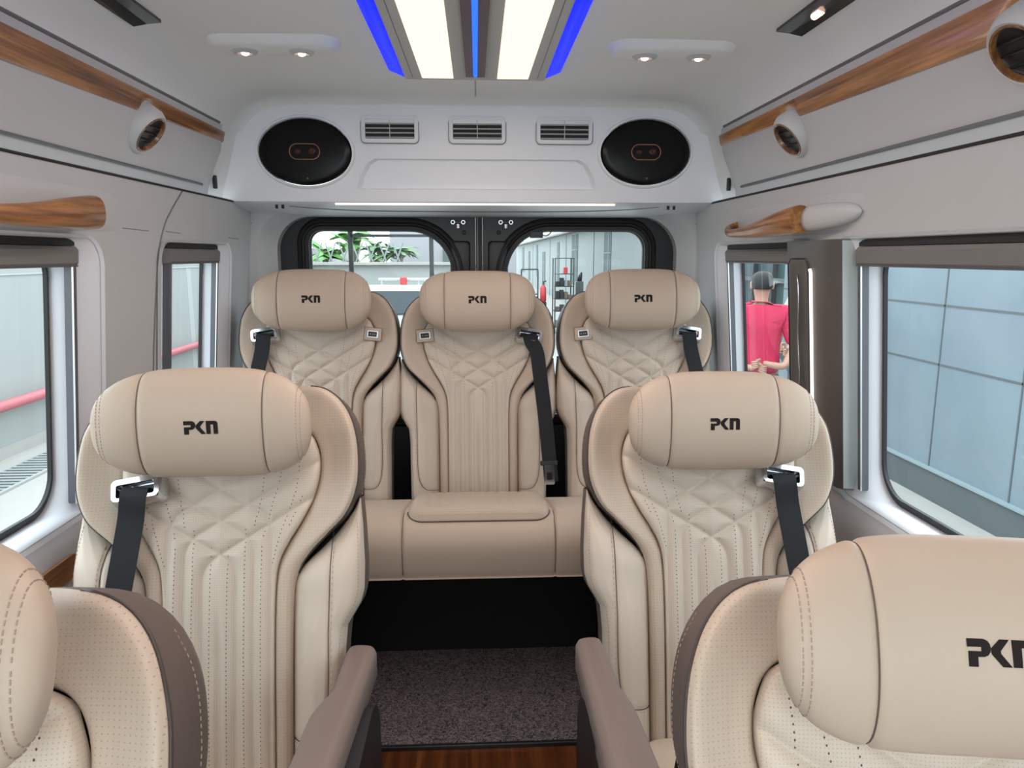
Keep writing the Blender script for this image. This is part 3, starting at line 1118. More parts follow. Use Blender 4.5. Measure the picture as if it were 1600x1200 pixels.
# warm panel light with blue strips -------------------------------------------
lx0, lx1 = .35, 2.07
pl = thing('ceiling_panel_light', 'long ceiling light with two warm panels and glowing blue edge strips', 'ceiling light', (0, (lx0 + lx1) / 2, CZ))
def child_at(o, root):
    o.parent = root
    o.matrix_parent_inverse = Matrix.Translation(-Vector(root.location))
    return o
b = bmesh.new()
add_box(b, (0, (lx0 + lx1) / 2, CZ - .010), (.375, lx1 - lx0 - .02, .020), .004)
child_at(bm_obj('light_frame', b, plain('light_frame_grey', (.50, .505, .50), .5), None), pl)
for s in (-1, 1):
    b = bmesh.new()
    zz = CZ - .0215
    vs = [b.verts.new(p) for p in [(s * .056, lx0 + .02, zz), (s * .160, lx0 + .02, zz), (s * .140, 2.035, zz), (s * .058, 2.035, zz)]]
    f = b.faces.new(vs)
    r = bmesh.ops.extrude_face_region(b, geom=[f])
    for v in [g for g in r['geom'] if isinstance(g, bmesh.types.BMVert)]:
        v.co.z += .004
    child_at(bm_obj('warm_diffuser', b, M['panel_light'], None), pl)
    b = bmesh.new()
    add_loft(b, [[(s * .19, y, CZ - .016), (s * .228, y, CZ - .0005), (s * .228, y, CZ + .004), (s * .19, y, CZ + .004)] for y in (lx0, 2.045)] +
             [[(s * .182, 2.062, CZ - .016), (s * .212, 2.075, CZ - .0005), (s * .212, 2.075, CZ + .004), (s * .19, 2.06, CZ + .004)]], cap0=True, cap1=True)
    child_at(bm_obj('blue_strip', b, M['blue_led'], None, True), pl)
    b = bmesh.new()
    add_tube(b, [(s * .172, lx0 + .02, CZ - .0202), (s * .165, 2.03, CZ - .0202)], .0009, 4)
    child_at(bm_obj('frame_joint', b, M['groove'], None), pl)
b = bmesh.new()
add_loft(b, [[(x, 2.062, CZ - .014), (x, 2.070, CZ - .003), (x, 2.070, CZ + .004), (x, 2.058, CZ + .004)] for x in np.linspace(-.186, .186, 6)], cap0=True, cap1=True)
child_at(bm_obj('blue_end_strip', b, M['blue_led_thin'], None), pl)
b = bmesh.new()
vs = [(-.034, lx0 + .02), (.034, lx0 + .02), (.0245, 2.0), (-.0245, 2.0)]
prism(b, vs, lambda x, y: (x, y, CZ - .026), lambda x, y: (x, y, CZ - .018))
child_at(bm_obj('centre_trim', b, M['plum'], None), pl)
b = bmesh.new()
add_tube(b, [(0, lx0 + .04, CZ - .027), (0, 1.2, CZ - .027), (0, 1.975, CZ - .027)], [.0075, .0065, .0055], 10)
child_at(bm_obj('blue_centre_strip', b, M['blue_core'], None, True), pl)

b = bmesh.new()
add_box(b, (0, -.75, CZ - .009), (.52, .32, .02), .006)
dl = tag(bm_obj('added_cab_light', b, M['trim_white'], None), 'added fill light, out of view on the ceiling above the driver cab', 'ceiling light')  # fixture added behind the camera to go with the cab fill lamp
b = bmesh.new()
add_box(b, (0, -.75, CZ - .0205), (.48, .28, .006), .002)
bm_obj('added_cab_diffuser', b, M['panel_light'], dl)

# reading light pods -------------------------------------------------------------
pod0 = None
for s in (-1, 1):
    if pod0 is None:
        pod0 = thing('reading_light', 'white twin reading light pod on the ceiling, left of the panel light', 'reading light', (s * .462, 1.79, CZ), 0, 'twin reading lights')
        b = bmesh.new()
        add_loft(b, [[(q[0], q[1], z) for q in rrect(-.150 * k, .150 * k, -.058 * k2, .055 * k2, .05 * k2, 10)] for k, k2, z in
                     ((1.02, 1.04, .002), (1.0, 1.0, -.003), (.95, .88, -.017), (.88, .74, -.023))], cap1=True)
        h = bm_obj('pod_housing', b, M['headliner'], pod0, True, None, None, 60)
        for x in (-.064, .064):
            b = bmesh.new()
            add_loft(b, [[(x + r * math.cos(t), r * math.sin(t) * .9, z) for t in [6.2832 * i / 24 for i in range(24)]] for r, z in
                         ((.030, -.022), (.026, -.028), (.018, -.030), (.014, -.025))])
            sp = bm_obj('swivel_lamp', b, M['trim_white'], pod0, True)
            b = bmesh.new()
            add_loft(b, [[(x + r * math.cos(t), r * math.sin(t), z) for t in [6.2832 * i / 18 for i in range(18)]] for r, z in ((.0095, -.0255), (.008, -.0305), (.004, -.0325))], cap0=True, cap1=True)
            bm_obj('lit_bulb', b, M['spot'], sp, True)
    else:
        c = dup(pod0)
        c.location.x = s * .462
        c['label'] = 'white twin reading light pod on the ceiling, right of the panel light'
# dark smoked strips in the ceiling shoulders
for s in (-1, 1):
    b = bmesh.new()
    q = [(.640, .75), (.684, .75), (.684, 1.588), (.664, 1.605), (.640, 1.616)]
    zc = lambda x: float(np.interp(x, [p[0] for p in sec], [p[1] for p in sec]))
    prism(b, [(s * x, y) for x, y in q], lambda x, y: (x, y, zc(abs(x)) - .006), lambda x, y: (x, y, zc(abs(x)) + .004))
    o = tag(bm_obj('smoked_ceiling_strip', b, M['lens_dark'], None),
            'narrow black glossy strip with pointed end along the %s ceiling shoulder' % ('left' if s < 0 else 'right'), 'ceiling strip', 'black ceiling strips')
    if s > 0:
        b = bmesh.new()
        add_tube(b, [(.664, 1.46, zc(.664) - .0065), (.664, 1.49, zc(.664) - .0065)], .0075, 10)
        bm_obj('lit_bulb', b, M['spot'], o, True)

# overhead racks --------------------------------------------------------------------
RP = [(.752, CZ - .103), (.7505, 1.688), (.7505, 1.678), (.7510, 1.664), (.7565, 1.620), (.7600, 1.605), (.786, 1.545), (.799, 1.508), (.803, 1.500), (.806, 1.478), (.86, 1.478)]
def rack(s):
    side = 'left' if s < 0 else 'right'
    root = thing('overhead_rack', 'white overhead rack with teak band and round air vents along the %s wall' % side, 'overhead rack', (s * .78, 1.0, 1.478), 0, 'overhead racks')
    yend = 2.30
    ys = [Y0, .5, 1.2, 1.9, 2.2, yend - .02, yend]
    def prof(y, pts):
        k = 1.0 if y < yend - .001 else .0
        return [(s * (x + (0 if k else .010)), y, z) for x, z in pts]
    b = bmesh.new()
    add_loft(b, [prof(y, RP) for y in ys] + [[(s * (x + .05), yend + .004, z) for x, z in RP]], closed=False)
    child_at(bm_obj('rack_body', b, M['trim_white'], None, True, None, None, 35), root)
    # teak band, cut round the two vents
    b = bmesh.new()
    t = [(.7535, 1.666), (.7490, 1.6635), (.7490, 1.660), (.7545, 1.606), (.7600, 1.603)]
    def band(y):
        r0 = .052
        lift = 0
        for vy in (1.79, 1.035):
            lift = max(lift, math.sqrt(max(0, .056 ** 2 - (y - vy) ** 2)) - .024)
        low = .030 * min(1, max(0, (y - 1.0) / 1.25))
        lift = min(lift, .05)
        return [(s * (x - .003 - (.0 if j < 3 else .08 * -(lift + low) * 0)), y, z if j < 3 else z + low + lift * (1 - low * 8)) for j, (x, z) in enumerate(t)]
    yy = np.concatenate([np.linspace(Y0, yend - .03, 330), yend - .03 + .018 * np.sin(np.linspace(.2, 1.57, 5))])
    add_loft(b, [band(y) for y in yy], cap1=True)
    child_at(bm_obj('teak_band', b, M['teak'], None, True, None, None, 50), root)
    b = bmesh.new()
    add_tube(b, [(s * .7525, y, 1.6865) for y in (Y0, 2.26)], .0055, 6)
    child_at(bm_obj('upper_rail', b, M['groove'], None, True), root)
    b = bmesh.new()
    add_tube(b, [(s * .7995, y, 1.506) for y in (Y0, 1.0, 2.22)], .0040, 6)
    child_at(bm_obj('lower_groove', b, M['groove'], None, True), root)
    b = bmesh.new()
    add_box(b, (s * .795, 2.318, 1.522), (.012, .013, .040), .003)
    child_at(bm_obj('end_latch', b, M['black_plastic'], None), root)
    for vy in (1.03, 1.785):
        c = Vector((s * .761, vy, 1.584))
        n = Vector((-s * .77, -.02, -.62)).normalized()
        up = (Vector((0, 0, 1)) - n * n.z).normalized()
        rt = n.cross(up)
        def circ(r, d, k=36, sq=1.0):
            return [c + rt * (r * math.cos(6.2832 * i / k)) * sq + up * (r * math.sin(6.2832 * i / k)) + n * d for i in range(k)]
        bk = Vector((s, .25, .35)).normalized()
        def back(r, d):
            return [p + bk * d for p in circ(r, -.01)]
        b = bmesh.new()
        add_loft(b, [back(.072, .075), back(.066, .03), circ(.058, .000), circ(.0535, .010), circ(.049, .0155), circ(.0445, .014)])
        v = child_at(bm_obj('vent_housing', b, M['trim_white'], None, True, None, None, 60), root)
        inv = v.matrix_parent_inverse.copy()
        def sub(o):
            o.parent = v
            o.matrix_parent_inverse = Matrix.Translation(-Vector(root.location)).inverted() @ Matrix.Translation(-Vector(root.location))
            return o
        b = bmesh.new()
        add_loft(b, [circ(.0450, .0145), circ(.0445, .0162), circ(.0415, .0155), circ(.0395, .008)])
        sub(bm_obj('teak_ring', b, M['teak_ring'], None, True, None, None, 60))
        b = bmesh.new()
        add_loft(b, [circ(.0397, .0085), circ(.0385, .0045), circ(.02, .0025)], cap1=True)
        sub(bm_obj('dark_bowl', b, M['black_plastic'], None, True))
        for d in (-.018, 0, .018):
            b = bmesh.new()
            w = math.sqrt(.038 ** 2 - d * d)
            add_tube(b, [c + up * d + rt * (-w) + n * .0075, c + up * d + rt * w + n * .0075], .0016, 6)
            sub(bm_obj('louvre', b, M['black_plastic'], None, True))
    return root
racks = {s: rack(s) for s in (-1, 1)}

# grab handles ------------------------------------------------------------------------
def grab_handle(s, yo, fl, cover):
    root = thing('grab_handle', 'curved teak grab handle on white housing above the %s windows' % ('left' if s < 0 else 'right'), 'grab handle', (s * wx(1.38), yo, 1.38), 0, 'teak grab handles')
    # low swelling of the lining that carries the handle
    nA, nB = 60, 20
    ve = []
    for i in range(nA):
        for j in range(nB):
            a, c = -1 + 2 * i / (nA - 1), -1 + 2 * j / (nB - 1)
            y = yo + fl * (.02 + a * .44)
            z = 1.392 + c * .05
            q = (1 - a ** 4) ** 2 * (1 - c ** 4) ** 2
            ve.append((s * (wx(z) + .002 - q * .010), y, z))
    child_at(mesh_obj('handle_housing', ve, grid_faces(nA, nB, (s > 0) == (fl > 0)), M['trim_white'], None), root)
    P = catmull([(.012, .375, 1.388), (-.022, .365, 1.384), (-.046, .335, 1.374), (-.058, .26, 1.364), (-.060, .10, 1.366), (-.056, -.04, 1.376), (-.046, -.15, 1.384)], 46)
    b = bmesh.new()
    rings = []
    for k, (dx, dy, z) in enumerate(P):
        f = k / 45
        hh = .011 + .021 * float(sstep(f, .45, 1.0)) + .005 * float(1 - sstep(f, 0, .25))
        ww = .010 + .014 * float(sstep(f, .5, 1.0)) + .008 * float(1 - sstep(f, 0, .2))
        rings.append([(s * (wx(1.38) + dx + ww * math.copysign(abs(math.cos(t)) ** .8, math.cos(t))), yo + fl * dy, z + hh * math.copysign(abs(math.sin(t)) ** .8, math.sin(t)))
                      for t in [6.2832 * i / 20 for i in range(20)]])
    add_loft(b, rings, cap0=True, cap1=True)
    child_at(bm_obj('teak_grip', b, M['teak'], None, True, None, None, 60), root)
    # smooth white end cover in line with the grip
    b = bmesh.new()
    rr = []
    ln = .20 if cover else .03
    for f in np.linspace(0, 1, 14):
        q = math.sqrt(max(.0, 1 - f ** 2.4))
        rr.append([(s * (wx(1.386) - .022 * (1 - f * .7) + (.020 * q + .002) * math.cos(t)), yo + fl * (-.151 - ln * f), 1.385 + .006 * f + (.029 * q + .001) * math.sin(t)) for t in [6.2832 * i / 20 for i in range(20)]])
    add_loft(b, rr, cap0=True, cap1=True)
    child_at(bm_obj('end_cover', b, M['trim_white'], None, True), root)
    return root
grab_handle(1, 1.83, 1, True)
grab_handle(-1, 1.335, -1, False)

# small wooden inlay in the left lower lining
b = bmesh.new()
prism(b, rrect(1.18, 1.42, .665, .712, .012, 5), lambda y, z: (-.8125, y, z), lambda y, z: (-.8185, y, z))
bm_obj('teak_inlay', b, M['teak'], walls[-1])

# rear bulkhead with air conditioning --------------------------------------------------
FY = 2.42
def fy(z):
    return 2.405 + .03 * (1.78 - z) / .3
b = bmesh.new()
out = [(-.838, 1.490), (-.815, 1.474), (.815, 1.474), (.838, 1.490), (.832, 1.512), (.740, 1.745), (.728, 1.762), (.70, 1.772), (-.70, 1.772), (-.728, 1.762), (-.740, 1.745), (-.832, 1.512)]
rec = [(-.385, 1.512), (.395, 1.512), (.385, 1.55), (.362, 1.590), (.335, 1.607), (-.325, 1.607), (-.352, 1.590), (-.374, 1.55)]
rec_i = [(x * .965, 1.517 + (z - 1.512) * .93) for x, z in rec]
sp_c = [(-.541, 1.625), (.549, 1.630)]
def ell(c, a, bb, n=48):
    return [(c[0] + a * math.cos(6.2832 * i / n), c[1] + bb * math.sin(6.2832 * i / n)) for i in range(n)]
plate_with_holes(b, out, [rec] + [ell(c, .158, .113) for c in sp_c], lambda x, z: (x, fy(z), z))
t = bmesh.new()
add_loft(t, [[(x, fy(z), z) for x, z in rec], [(x, fy(z) + .018, z) for x, z in rec_i]], cap1=True)
merge(b, t)
for c in sp_c:
    t = bmesh.new()
    add_loft(t, [[(x, fy(z) + d, z) for x, z in ell(c, a, q)] for a, q, d in ((.158, .113, 0), (.154, .109, -.008), (.148, .104, -.009), (.1455, .1025, .0), (.145, .102, .012))])
    merge(b, t)
# top cove, flanks and the underside running back to the doors
t = bmesh.new()
edge = [(x, fy(z), z) for x, z in out]
mid = [(x + (.014 if x > 0 else -.014) * (1 if abs(x) > .7 else 0), fy(z) + .022, z + (.010 if z > 1.6 else (-.006 if z < 1.48 else 0))) for x, z in out]
bck = [(x + (.03 if x > 0 else -.03) * (1 if abs(x) > .7 else 0), 2.72, z + (.05 if z > 1.6 else (-.032 if z < 1.48 else 0))) for x, z in out]
add_loft(t, [edge, mid, bck])
merge(b, t)
bulk = struct(bm_obj('trim_2', b, M['bulkhead'], None, True, None, None, 38))
b = bmesh.new()
add_tube(b, [(-.46, 2.452, 1.4675), (.46, 2.452, 1.4675)], .0034, 8)
bm_obj('strip_light', b, M['white_led'], bulk, True)
b = bmesh.new()
up = [(x, 2.60 - .10 * abs(x / .62) ** 4) for x in np.linspace(-.62, .62, 40)]
add_tube(b, [(x, y, 1.4745 - .032 * (y - 2.44) / .28 - .0035) for x, y in up], .0022, 6)
bm_obj('underside_seam', b, M['groove'], bulk, True)
b = bmesh.new()
for x in (-.655, -.635, .645, .665):
    add_box(b, (x, 2.474, 1.4595), (.008, .006, .012))
bm_obj('clip_slots', b, M['line_black'], bulk)

# loudspeakers
spk0 = None
for i, c in enumerate(sp_c):
    if spk0 is None:
        spk0 = thing('loudspeaker', '', 'loudspeaker', (c[0], fy(c[1]) - .002, c[1]), 0, 'oval rear loudspeakers')
        E = lambda a, q, d: [(x, d, z) for x, z in ell((0, 0), a, q)]
        b = bmesh.new()
        add_loft(b, [E(.1448, .1018, .012), E(.1448, .1018, -.002), E(.140, .0975, -.006), E(.12, .084, -.0085), E(.06, .04, -.011)], cap1=True)
        bm_obj('gloss_grille', b, plain('black_speaker_face', (.006, .006, .006), .25, spec=.2), spk0, True)
        b = bmesh.new()
        add_tube(b, [(p[0], -.0125, p[1]) for p in rrect(-.047, .047, -.0235, .0235, .0232, 8)], .0014, 6, closed=True)
        bm_obj('copper_ring', b, M['copper'], spk0, True)
        for x, z, q in ((-.022, .002, .011), (.022, .004, .014)):
            b = bmesh.new()
            add_loft(b, [[(x + r * math.cos(t), d, z - .002 + r * .8 * math.sin(t)) for t in [6.2832 * j / 20 for j in range(20)]] for r, d in ((q, -.0115), (q * .9, -.0145), (q * .4, -.013))], cap1=True)
            bm_obj('tweeter', b, plain('dark_copper', (.06, .022, .016), .35, .6), spk0, True)
        b = bmesh.new()
        add_box(b, (.005, -.0078, -.081), (.007, .002, .007), .0005, 1, Matrix.Rotation(R(45), 4, 'Y'))
        bm_obj('emblem', b, plain('grey_emblem', (.12, .11, .10), .5), spk0)
        s_ = spk0
    else:
        s_ = dup(spk0)
        s_.location = (c[0], fy(c[1]) - .002, c[1])
    s_['label'] = 'black oval loudspeaker with copper ring at the %s end of the rear bulkhead' % ('left' if c[0] < 0 else 'right')

# air outlets
vent0 = None
for x, wh in ((-.272, 'beside the left loudspeaker'), (.005, 'middle of the three on the rear bulkhead'), (.284, 'beside the right loudspeaker')):
    loc = (x, fy(1.696), 1.696)
    if vent0 is None:
        vent0 = thing('air_outlet', '', 'air vent', loc, 0, 'slatted air outlets')
        O = lambda w, h, r, d: [(p[0], d, p[1]) for p in rrect(-w, w, -h, h, r, 6)]
        b = bmesh.new()
        add_loft(b, [O(.090, .0425, .014, .002), O(.090, .0425, .014, -.004), O(.087, .0395, .012, -.006), O(.078, .030, .004, -.006), O(.0765, .0285, .003, .002)])
        fr = bm_obj('vent_frame', b, M['bulkhead'], vent0, True, None, None, 35)
        b = bmesh.new()
        add_box(b, (0, -.001, 0), (.156, .001, .060))
        bm_obj('dark_cavity', b, M['line_black'], vent0)
        for k in range(4):
            b = bmesh.new()
            z = .0205 - .0140 * k
            add_box(b, (0, -.0045, z - .0045), (.153, .0045, .0044), .001, 1, Matrix.Rotation(R(-25), 4, 'X'))
            bm_obj('slat', b, M['vent_grey'], vent0)
        b = bmesh.new()
        add_box(b, (0, -.0065, 0), (.0022, .003, .058))
        bm_obj('divider', b, M['trim_white'], vent0)
        b = bmesh.new()
        add_tube(b, [(p[0], -.0015, p[1]) for p in rrect(-.0912, .0912, -.0437, .0437, .0145, 6)], .0012, 5, closed=True)
        bm_obj('frame_joint', b, M['groove'], vent0)
        v = vent0
    else:
        v = dup(vent0)
        v.location = loc
    v['label'] = 'white four-slat air outlet, ' + wh

# rear wall around the doors ------------------------------------------------------------
b = bmesh.new()
apo = [(-.90, 0), (.90, 0), (.90, 1.478), (-.90, 1.478)]
ap = rrect(-.722, .742, .30, 1.441, (.02, .135, .125, .02), 12)
ap2 = rrect(-.742, .762, .28, 1.452, (.02, .145, .135, .02), 12)
ap3 = rrect(-.775, .795, .25, 1.468, (.02, .165, .155, .02), 12)
plate_with_holes(b, apo, [ap3], lambda x, z: (x, 2.63, z))
t = bmesh.new()
add_loft(t, [[(x, 2.63, z) for x, z in ap3], [(x, 2.645, z) for x, z in [((a[0] + c[0]) / 2, (a[1] + c[1]) / 2) for a, c in zip(ap2, ap3)]], [(x, 2.68, z) for x, z in ap2], [(x, 2.70, z) for x, z in ap], [(x, 2.76, z) for x, z in ap]])
merge(b, t)
wb = struct(bm_obj('wall_back', b, M['trim_white'], None, True, None, None, 30))
b = bmesh.new()
for s, xa in ((-1, -.86), (1, .86)):
    add_tube(b, [(s * .745, 2.640, 1.412), (s * .80, 2.6285, 1.414), (s * .84, 2.6285, 1.415)], .0016, 5)
bm_obj('trim_seam', b, M['line_black'], wb)

b = bmesh.new()
plate_with_holes(b, [(-.90, -.02), (.90, -.02), (.90, 1.79), (-.90, 1.79)], [rrect(-.82, .82, .40, 1.70, .10, 6)], lambda x, z: (x, Y0, z))
struct(bm_obj('wall_front', b, M['trim_grey'], None, False))

# rear doors -----------------------------------------------------------------------------
def rear_door(n, x0, x1, wi, rad):
    root = bpy.data.objects.new('door_%d' % n, None)
    link(root, None, ((x0 + x1) / 2, 2.76, .30))
    struct(root)
    DY = 2.745
    b = bmesh.new()
    win = rrect(*wi, rad, 10)
    plate_with_holes(b, [(x0, .25), (x1, .25), (x1, 1.46), (x0, 1.46)], [win], lambda x, z: (x, DY, z))
    t = bmesh.new()
    add_loft(t, [[(x0, DY, .25), (x1, DY, .25), (x1, DY, 1.46), (x0, DY, 1.46)], [(x0, DY + .05, .25), (x1, DY + .05, .25), (x1, DY + .05, 1.46), (x0, DY + .05, 1.46)]])
    merge(b, t)
    child_at(bm_obj('door_skin', b, M['door_paint'], None, False), root)
    b = bmesh.new()
    grow = lambda d: rrect(wi[0] - d, wi[1] + d, wi[2] - d, wi[3] + d, [q + d for q in rad], 10)
    add_loft(b, [[(x, DY - .001, z) for x, z in grow(.050)], [(x, DY - .010, z) for x, z in grow(.044)], [(x, DY - .012, z) for x, z in grow(.034)], [(x, DY - .003, z) for x, z in grow(.028)],
                 [(x, DY - .003, z) for x, z in grow(.024)], [(x, DY - .014, z) for x, z in grow(.018)], [(x, DY - .014, z) for x, z in grow(.004)], [(x, DY + .02, z) for x, z in grow(0)]])
    child_at(bm_obj('rubber_gasket', b, M['rubber'], None, True, None, None, 60), root)
    b = bmesh.new()
    b.faces.new([b.verts.new((x, DY + .018, z)) for x, z in grow(.006)])
    child_at(bm_obj('window_pane', b, M['glass'], None), root)
    s = -1 if n == 7 else 1
    xi = x1 if n == 7 else x0
    # raised inner panel towards the meeting edge
    b = bmesh.new()
    a0, a1 = (xi - .095, xi - .020) if n == 7 else (xi + .020, xi + .095)
    add_loft(b, [[(x, DY - d, z) for x, z in rrect(a0 - e, a1 + e, .30, 1.355 + e, .012, 4)] for e, d in ((0, 0), (-.004, .007), (-.01, .009))], cap1=True)
    child_at(bm_obj('raised_panel', b, M['door_paint'], None, True, None, None, 40), root)
    cx = -.068 if n == 7 else .108
    lt = bmesh.new()
    add_box(lt, (cx, DY - .008, 1.4225), (.052, .014, .010), .002)
    lb = child_at(bm_obj('latch_bracket', lt, M['black_plastic'], None), root)
    for dx in (-.019, .019):
        t = bmesh.new()
        add_loft(t, [[(cx + dx + r * math.cos(q), DY - d, 1.4225 + r * math.sin(q)) for q in [6.2832 * j / 6 for j in range(6)]] for r, d in ((.0085, .010), (.0085, .017), (.0055, .017), (.005, .012))], cap1=True)
        o = bm_obj('latch_bolt', t, M['aluminium'], lb)
    t = bmesh.new()
    add_tube(t, [(cx, DY - .012, 1.415), (cx, DY - .013, 1.400)], .0095, 14)
    bm_obj('latch_cylinder', t, M['chrome'], lb, True, None, None, 40)
    t = bmesh.new()
    hx = cx + (.022 if n == 7 else -.026)
    add_loft(t, [[(hx + r * math.cos(q), DY - d, 1.386 + r * math.sin(q)) for q in [6.2832 * j / 16 for j in range(16)]] for r, d in ((.0085, .0012), (.007, .003), (.003, .002))], cap1=True)
    child_at(bm_obj('panel_plug', t, M['rubber'], None, True), root)
    return root
d1 = rear_door(7, -.80, -.004, (-.611, -.094, .70, 1.389), [.05, .155, .045, .05])
d2 = rear_door(8, .022, .82, (.115, .626, .70, 1.389), [.05, .065, .155, .05])
b = bmesh.new()
add_box(b, (.009, 2.765, .86), (.024, .03, 1.2))
child_at(bm_obj('meeting_seal', b, M['rubber'], None), d2)
b = bmesh.new()
add_box(b, (.0035, 2.742, .86), (.004, .01, 1.2))
child_at(bm_obj('seal_lip', b, M['groove'], None), d2)
# sliding sash bars in the left rear window
b = bmesh.new()
for x in (-.474, -.465, -.174, -.166):
    add_box(b, (x, 2.772, 1.05), (.008, .012, .70))
add_box(b, (-.32, 2.772, 1.3745), (.30, .012, .010))
child_at(bm_obj('sliding_sash', b, plain('sash_grey', (.16, .19, .19), .4), None), d1)
b = bmesh.new()
add_box(b, (.222, 2.738, 1.378), (.048, .016, .024), .002)
cam_ = tag(bm_obj('rear_camera', b, M['black_plastic'], None), 'small black box with wire at the top of the right rear window', 'camera')
b = bmesh.new()
add_tube(b, catmull([(.246, 2.738, 1.376), (.258, 2.736, 1.374), (.270, 2.734, 1.380), (.277, 2.732, 1.392), (.279, 2.734, 1.405)], 24), .0018, 6)
bm_obj('wire', b, M['black_plastic'], cam_, True)
# ---------------------------------------------------------------- seats in place
def arm_outline(pts):
    return round_poly(pts)
SEATS = {
 'RC': dict(x=.001, yb=2.347, zb=.482, rec=9.5, hv=.668, hh=.085, yaw=0),
 'RL': dict(x=-.522, yb=2.355, zb=.487, rec=7.5, hv=.668, hh=.085, yaw=0),
 'RR': dict(x=.531, yb=2.345, zb=.487, rec=7.5, hv=.668, hh=.085, yaw=0),
 '2R': dict(hr=5, x=.481, yb=1.315, zb=.350, rec=16.4, hv=.622, hh=.090, yaw=-2),
 '2L': dict(hr=3, x=-.482, yb=1.215, zb=.374, rec=15.8, hv=.628, hh=.090, yaw=2),
 '1R': dict(hr=20, x=.444, yb=.470, zb=.288, rec=20, hv=.660, hh=.095, yaw=-8),
 '1L': dict(hr=20, x=-.502, yb=.352, zb=.350, rec=22.0, hv=.662, hh=.100, hx=.018, yaw=5),
}
LBL = {
 'RC': 'cream quilted rear bench backrest in the middle, with full-length belt and buckle tongue',
 'RL': 'cream quilted rear bench backrest beside the left wall',
 'RR': 'cream quilted rear bench backrest beside the right wall',
 '2R': 'cream quilted captain seat right of the aisle, facing, before the taupe door pillar',
 '2L': 'cream quilted captain seat left of the aisle, whole backrest and belt in view',
 '1R': 'nearest cream captain seat at the right edge, its big headrest cut by the frame',
 '1L': 'nearest cream captain seat at the left edge, only its shoulder and headrest end showing',
}
BELT_OUT = [(.180, .50, .05), (.200, .42, .05), (.222, .34, .05), (.245, .22, .05), (.275, .10, .03), (.285, .02, .0)]
BELT_CAP = [(.150, .45, .05), (.160, .38, .05), (.172, .30, .05), (.190, .20, .05), (.222, .10, .05), (.25, 0, .04)]
BELT_MID = [(.195, .50, .062), (.205, .42, .066), (.219, .30, .066), (.232, .16, .066), (.240, .07, .06)]
ROOT = {}
for kx in ('RC', 'RL', 'RR', '2R', '2L', '1R', '1L'):
    q = SEATS[kx]
    rear = kx[0] == 'R'
    root = thing('passenger_seat' if rear else 'captain_seat', LBL[kx], 'seat', (q['x'], q['yb'], 0), R(q['yaw']), 'rear bench seats' if rear else 'captain seats')
    ROOT[kx] = root
    rec = R(q['rec'])
    loc, rot = (0, 0, q['zb']), (-rec, 0, 0)
    if kx == 'RC':
        make_back(root, 0, q['zb'], rec, q['hv'], q['hh'])
        src = list(root.children)
    else:
        p = Matrix.Translation(loc) @ Matrix.Rotation(-rec, 4, 'X') @ Vector((q.get('hx', 0), -q['hh'], q['hv']))
        for ch in src:
            c = dup(ch, root)
            c.location = p if ch.name.startswith('headrest') else loc
            c.rotation_euler = (-R(q.get('hr', q['rec'])), 0, 0) if ch.name.startswith('headrest') else rot
    sgn = -1 if kx.endswith('L') else 1
    belt(root, loc, rot, sgn, sgn * (.172 if rear else .142), .556 if rear else .508, [(sgn * a, v, h) for a, v, h in (BELT_MID if kx == 'RC' else BELT_OUT if rear else BELT_CAP)], kx == 'RC')
    if rear:
        su = {'RC': -.176, 'RL': .176, 'RR': -.178}[kx]
        switch_panel(root, loc, rot, su, .560, R(6 if su > 0 else -5))
        b = bmesh.new()
        add_box(b, (0, .085, q['zb'] - .19), (.44, .05, .57), .01)
        bm_obj('back_frame', b, M['black_plastic'], root)
    else:
        captain_cushion(root, .02, q['zb'])
        # armrest on the aisle side
        dy = q['yb'] - (1.315 if kx.endswith('R') else 1.215)
        dz = q['zb'] - (.360 if kx.endswith('R') else .388)
        asg = 1 if kx.endswith('R') else -1
        cy, sy = math.cos(R(q['yaw'])), math.sin(R(q['yaw']))
        ox = asg * (.481 if kx.endswith('R') else .478)
        def loc_xy(x, y):
            X, Y = asg * x - ox, y - (q['yb'] - dy)
            return (X * cy + Y * sy, -X * sy + Y * cy)
        if kx.endswith('R'):
            pts = [(.1785, 1.262, .03), (.1775, .74, .03), (.262, .74, .03), (.250, 1.05, .05), (.238, 1.095, .05), (.230, 1.268, .025)]
        else:
            pts = [(.186, 1.262, .03), (.212, .74, .03), (.278, .74, .03), (.2695, 1.06, .05), (.246, 1.115, .05), (.243, 1.268, .025)]
        P = round_poly([(*loc_xy(a, y), r) for a, y, r in pts])
        captain_arm(root, 1, P, .60 + dz)
        b = bmesh.new()
        rr = [(y, z + dz) for y, z in rrect(.78, 1.20, .10, .560, .10, 6)]
        add_loft(b, [[(*loc_xy(e, y), z) for y, z in rr] for e in (.178, .182, .212, .216)], cap0=True, cap1=True)
        bm_obj('side_console', b, M['black_plastic'], root)
        b = bmesh.new()
        c = loc_xy(.235, 1.0)
        add_box(b, (c[0], c[1], .33 + dz), (.03, .34, .42), .01)
        bm_obj('armrest_support', b, M['black_plastic'], root)

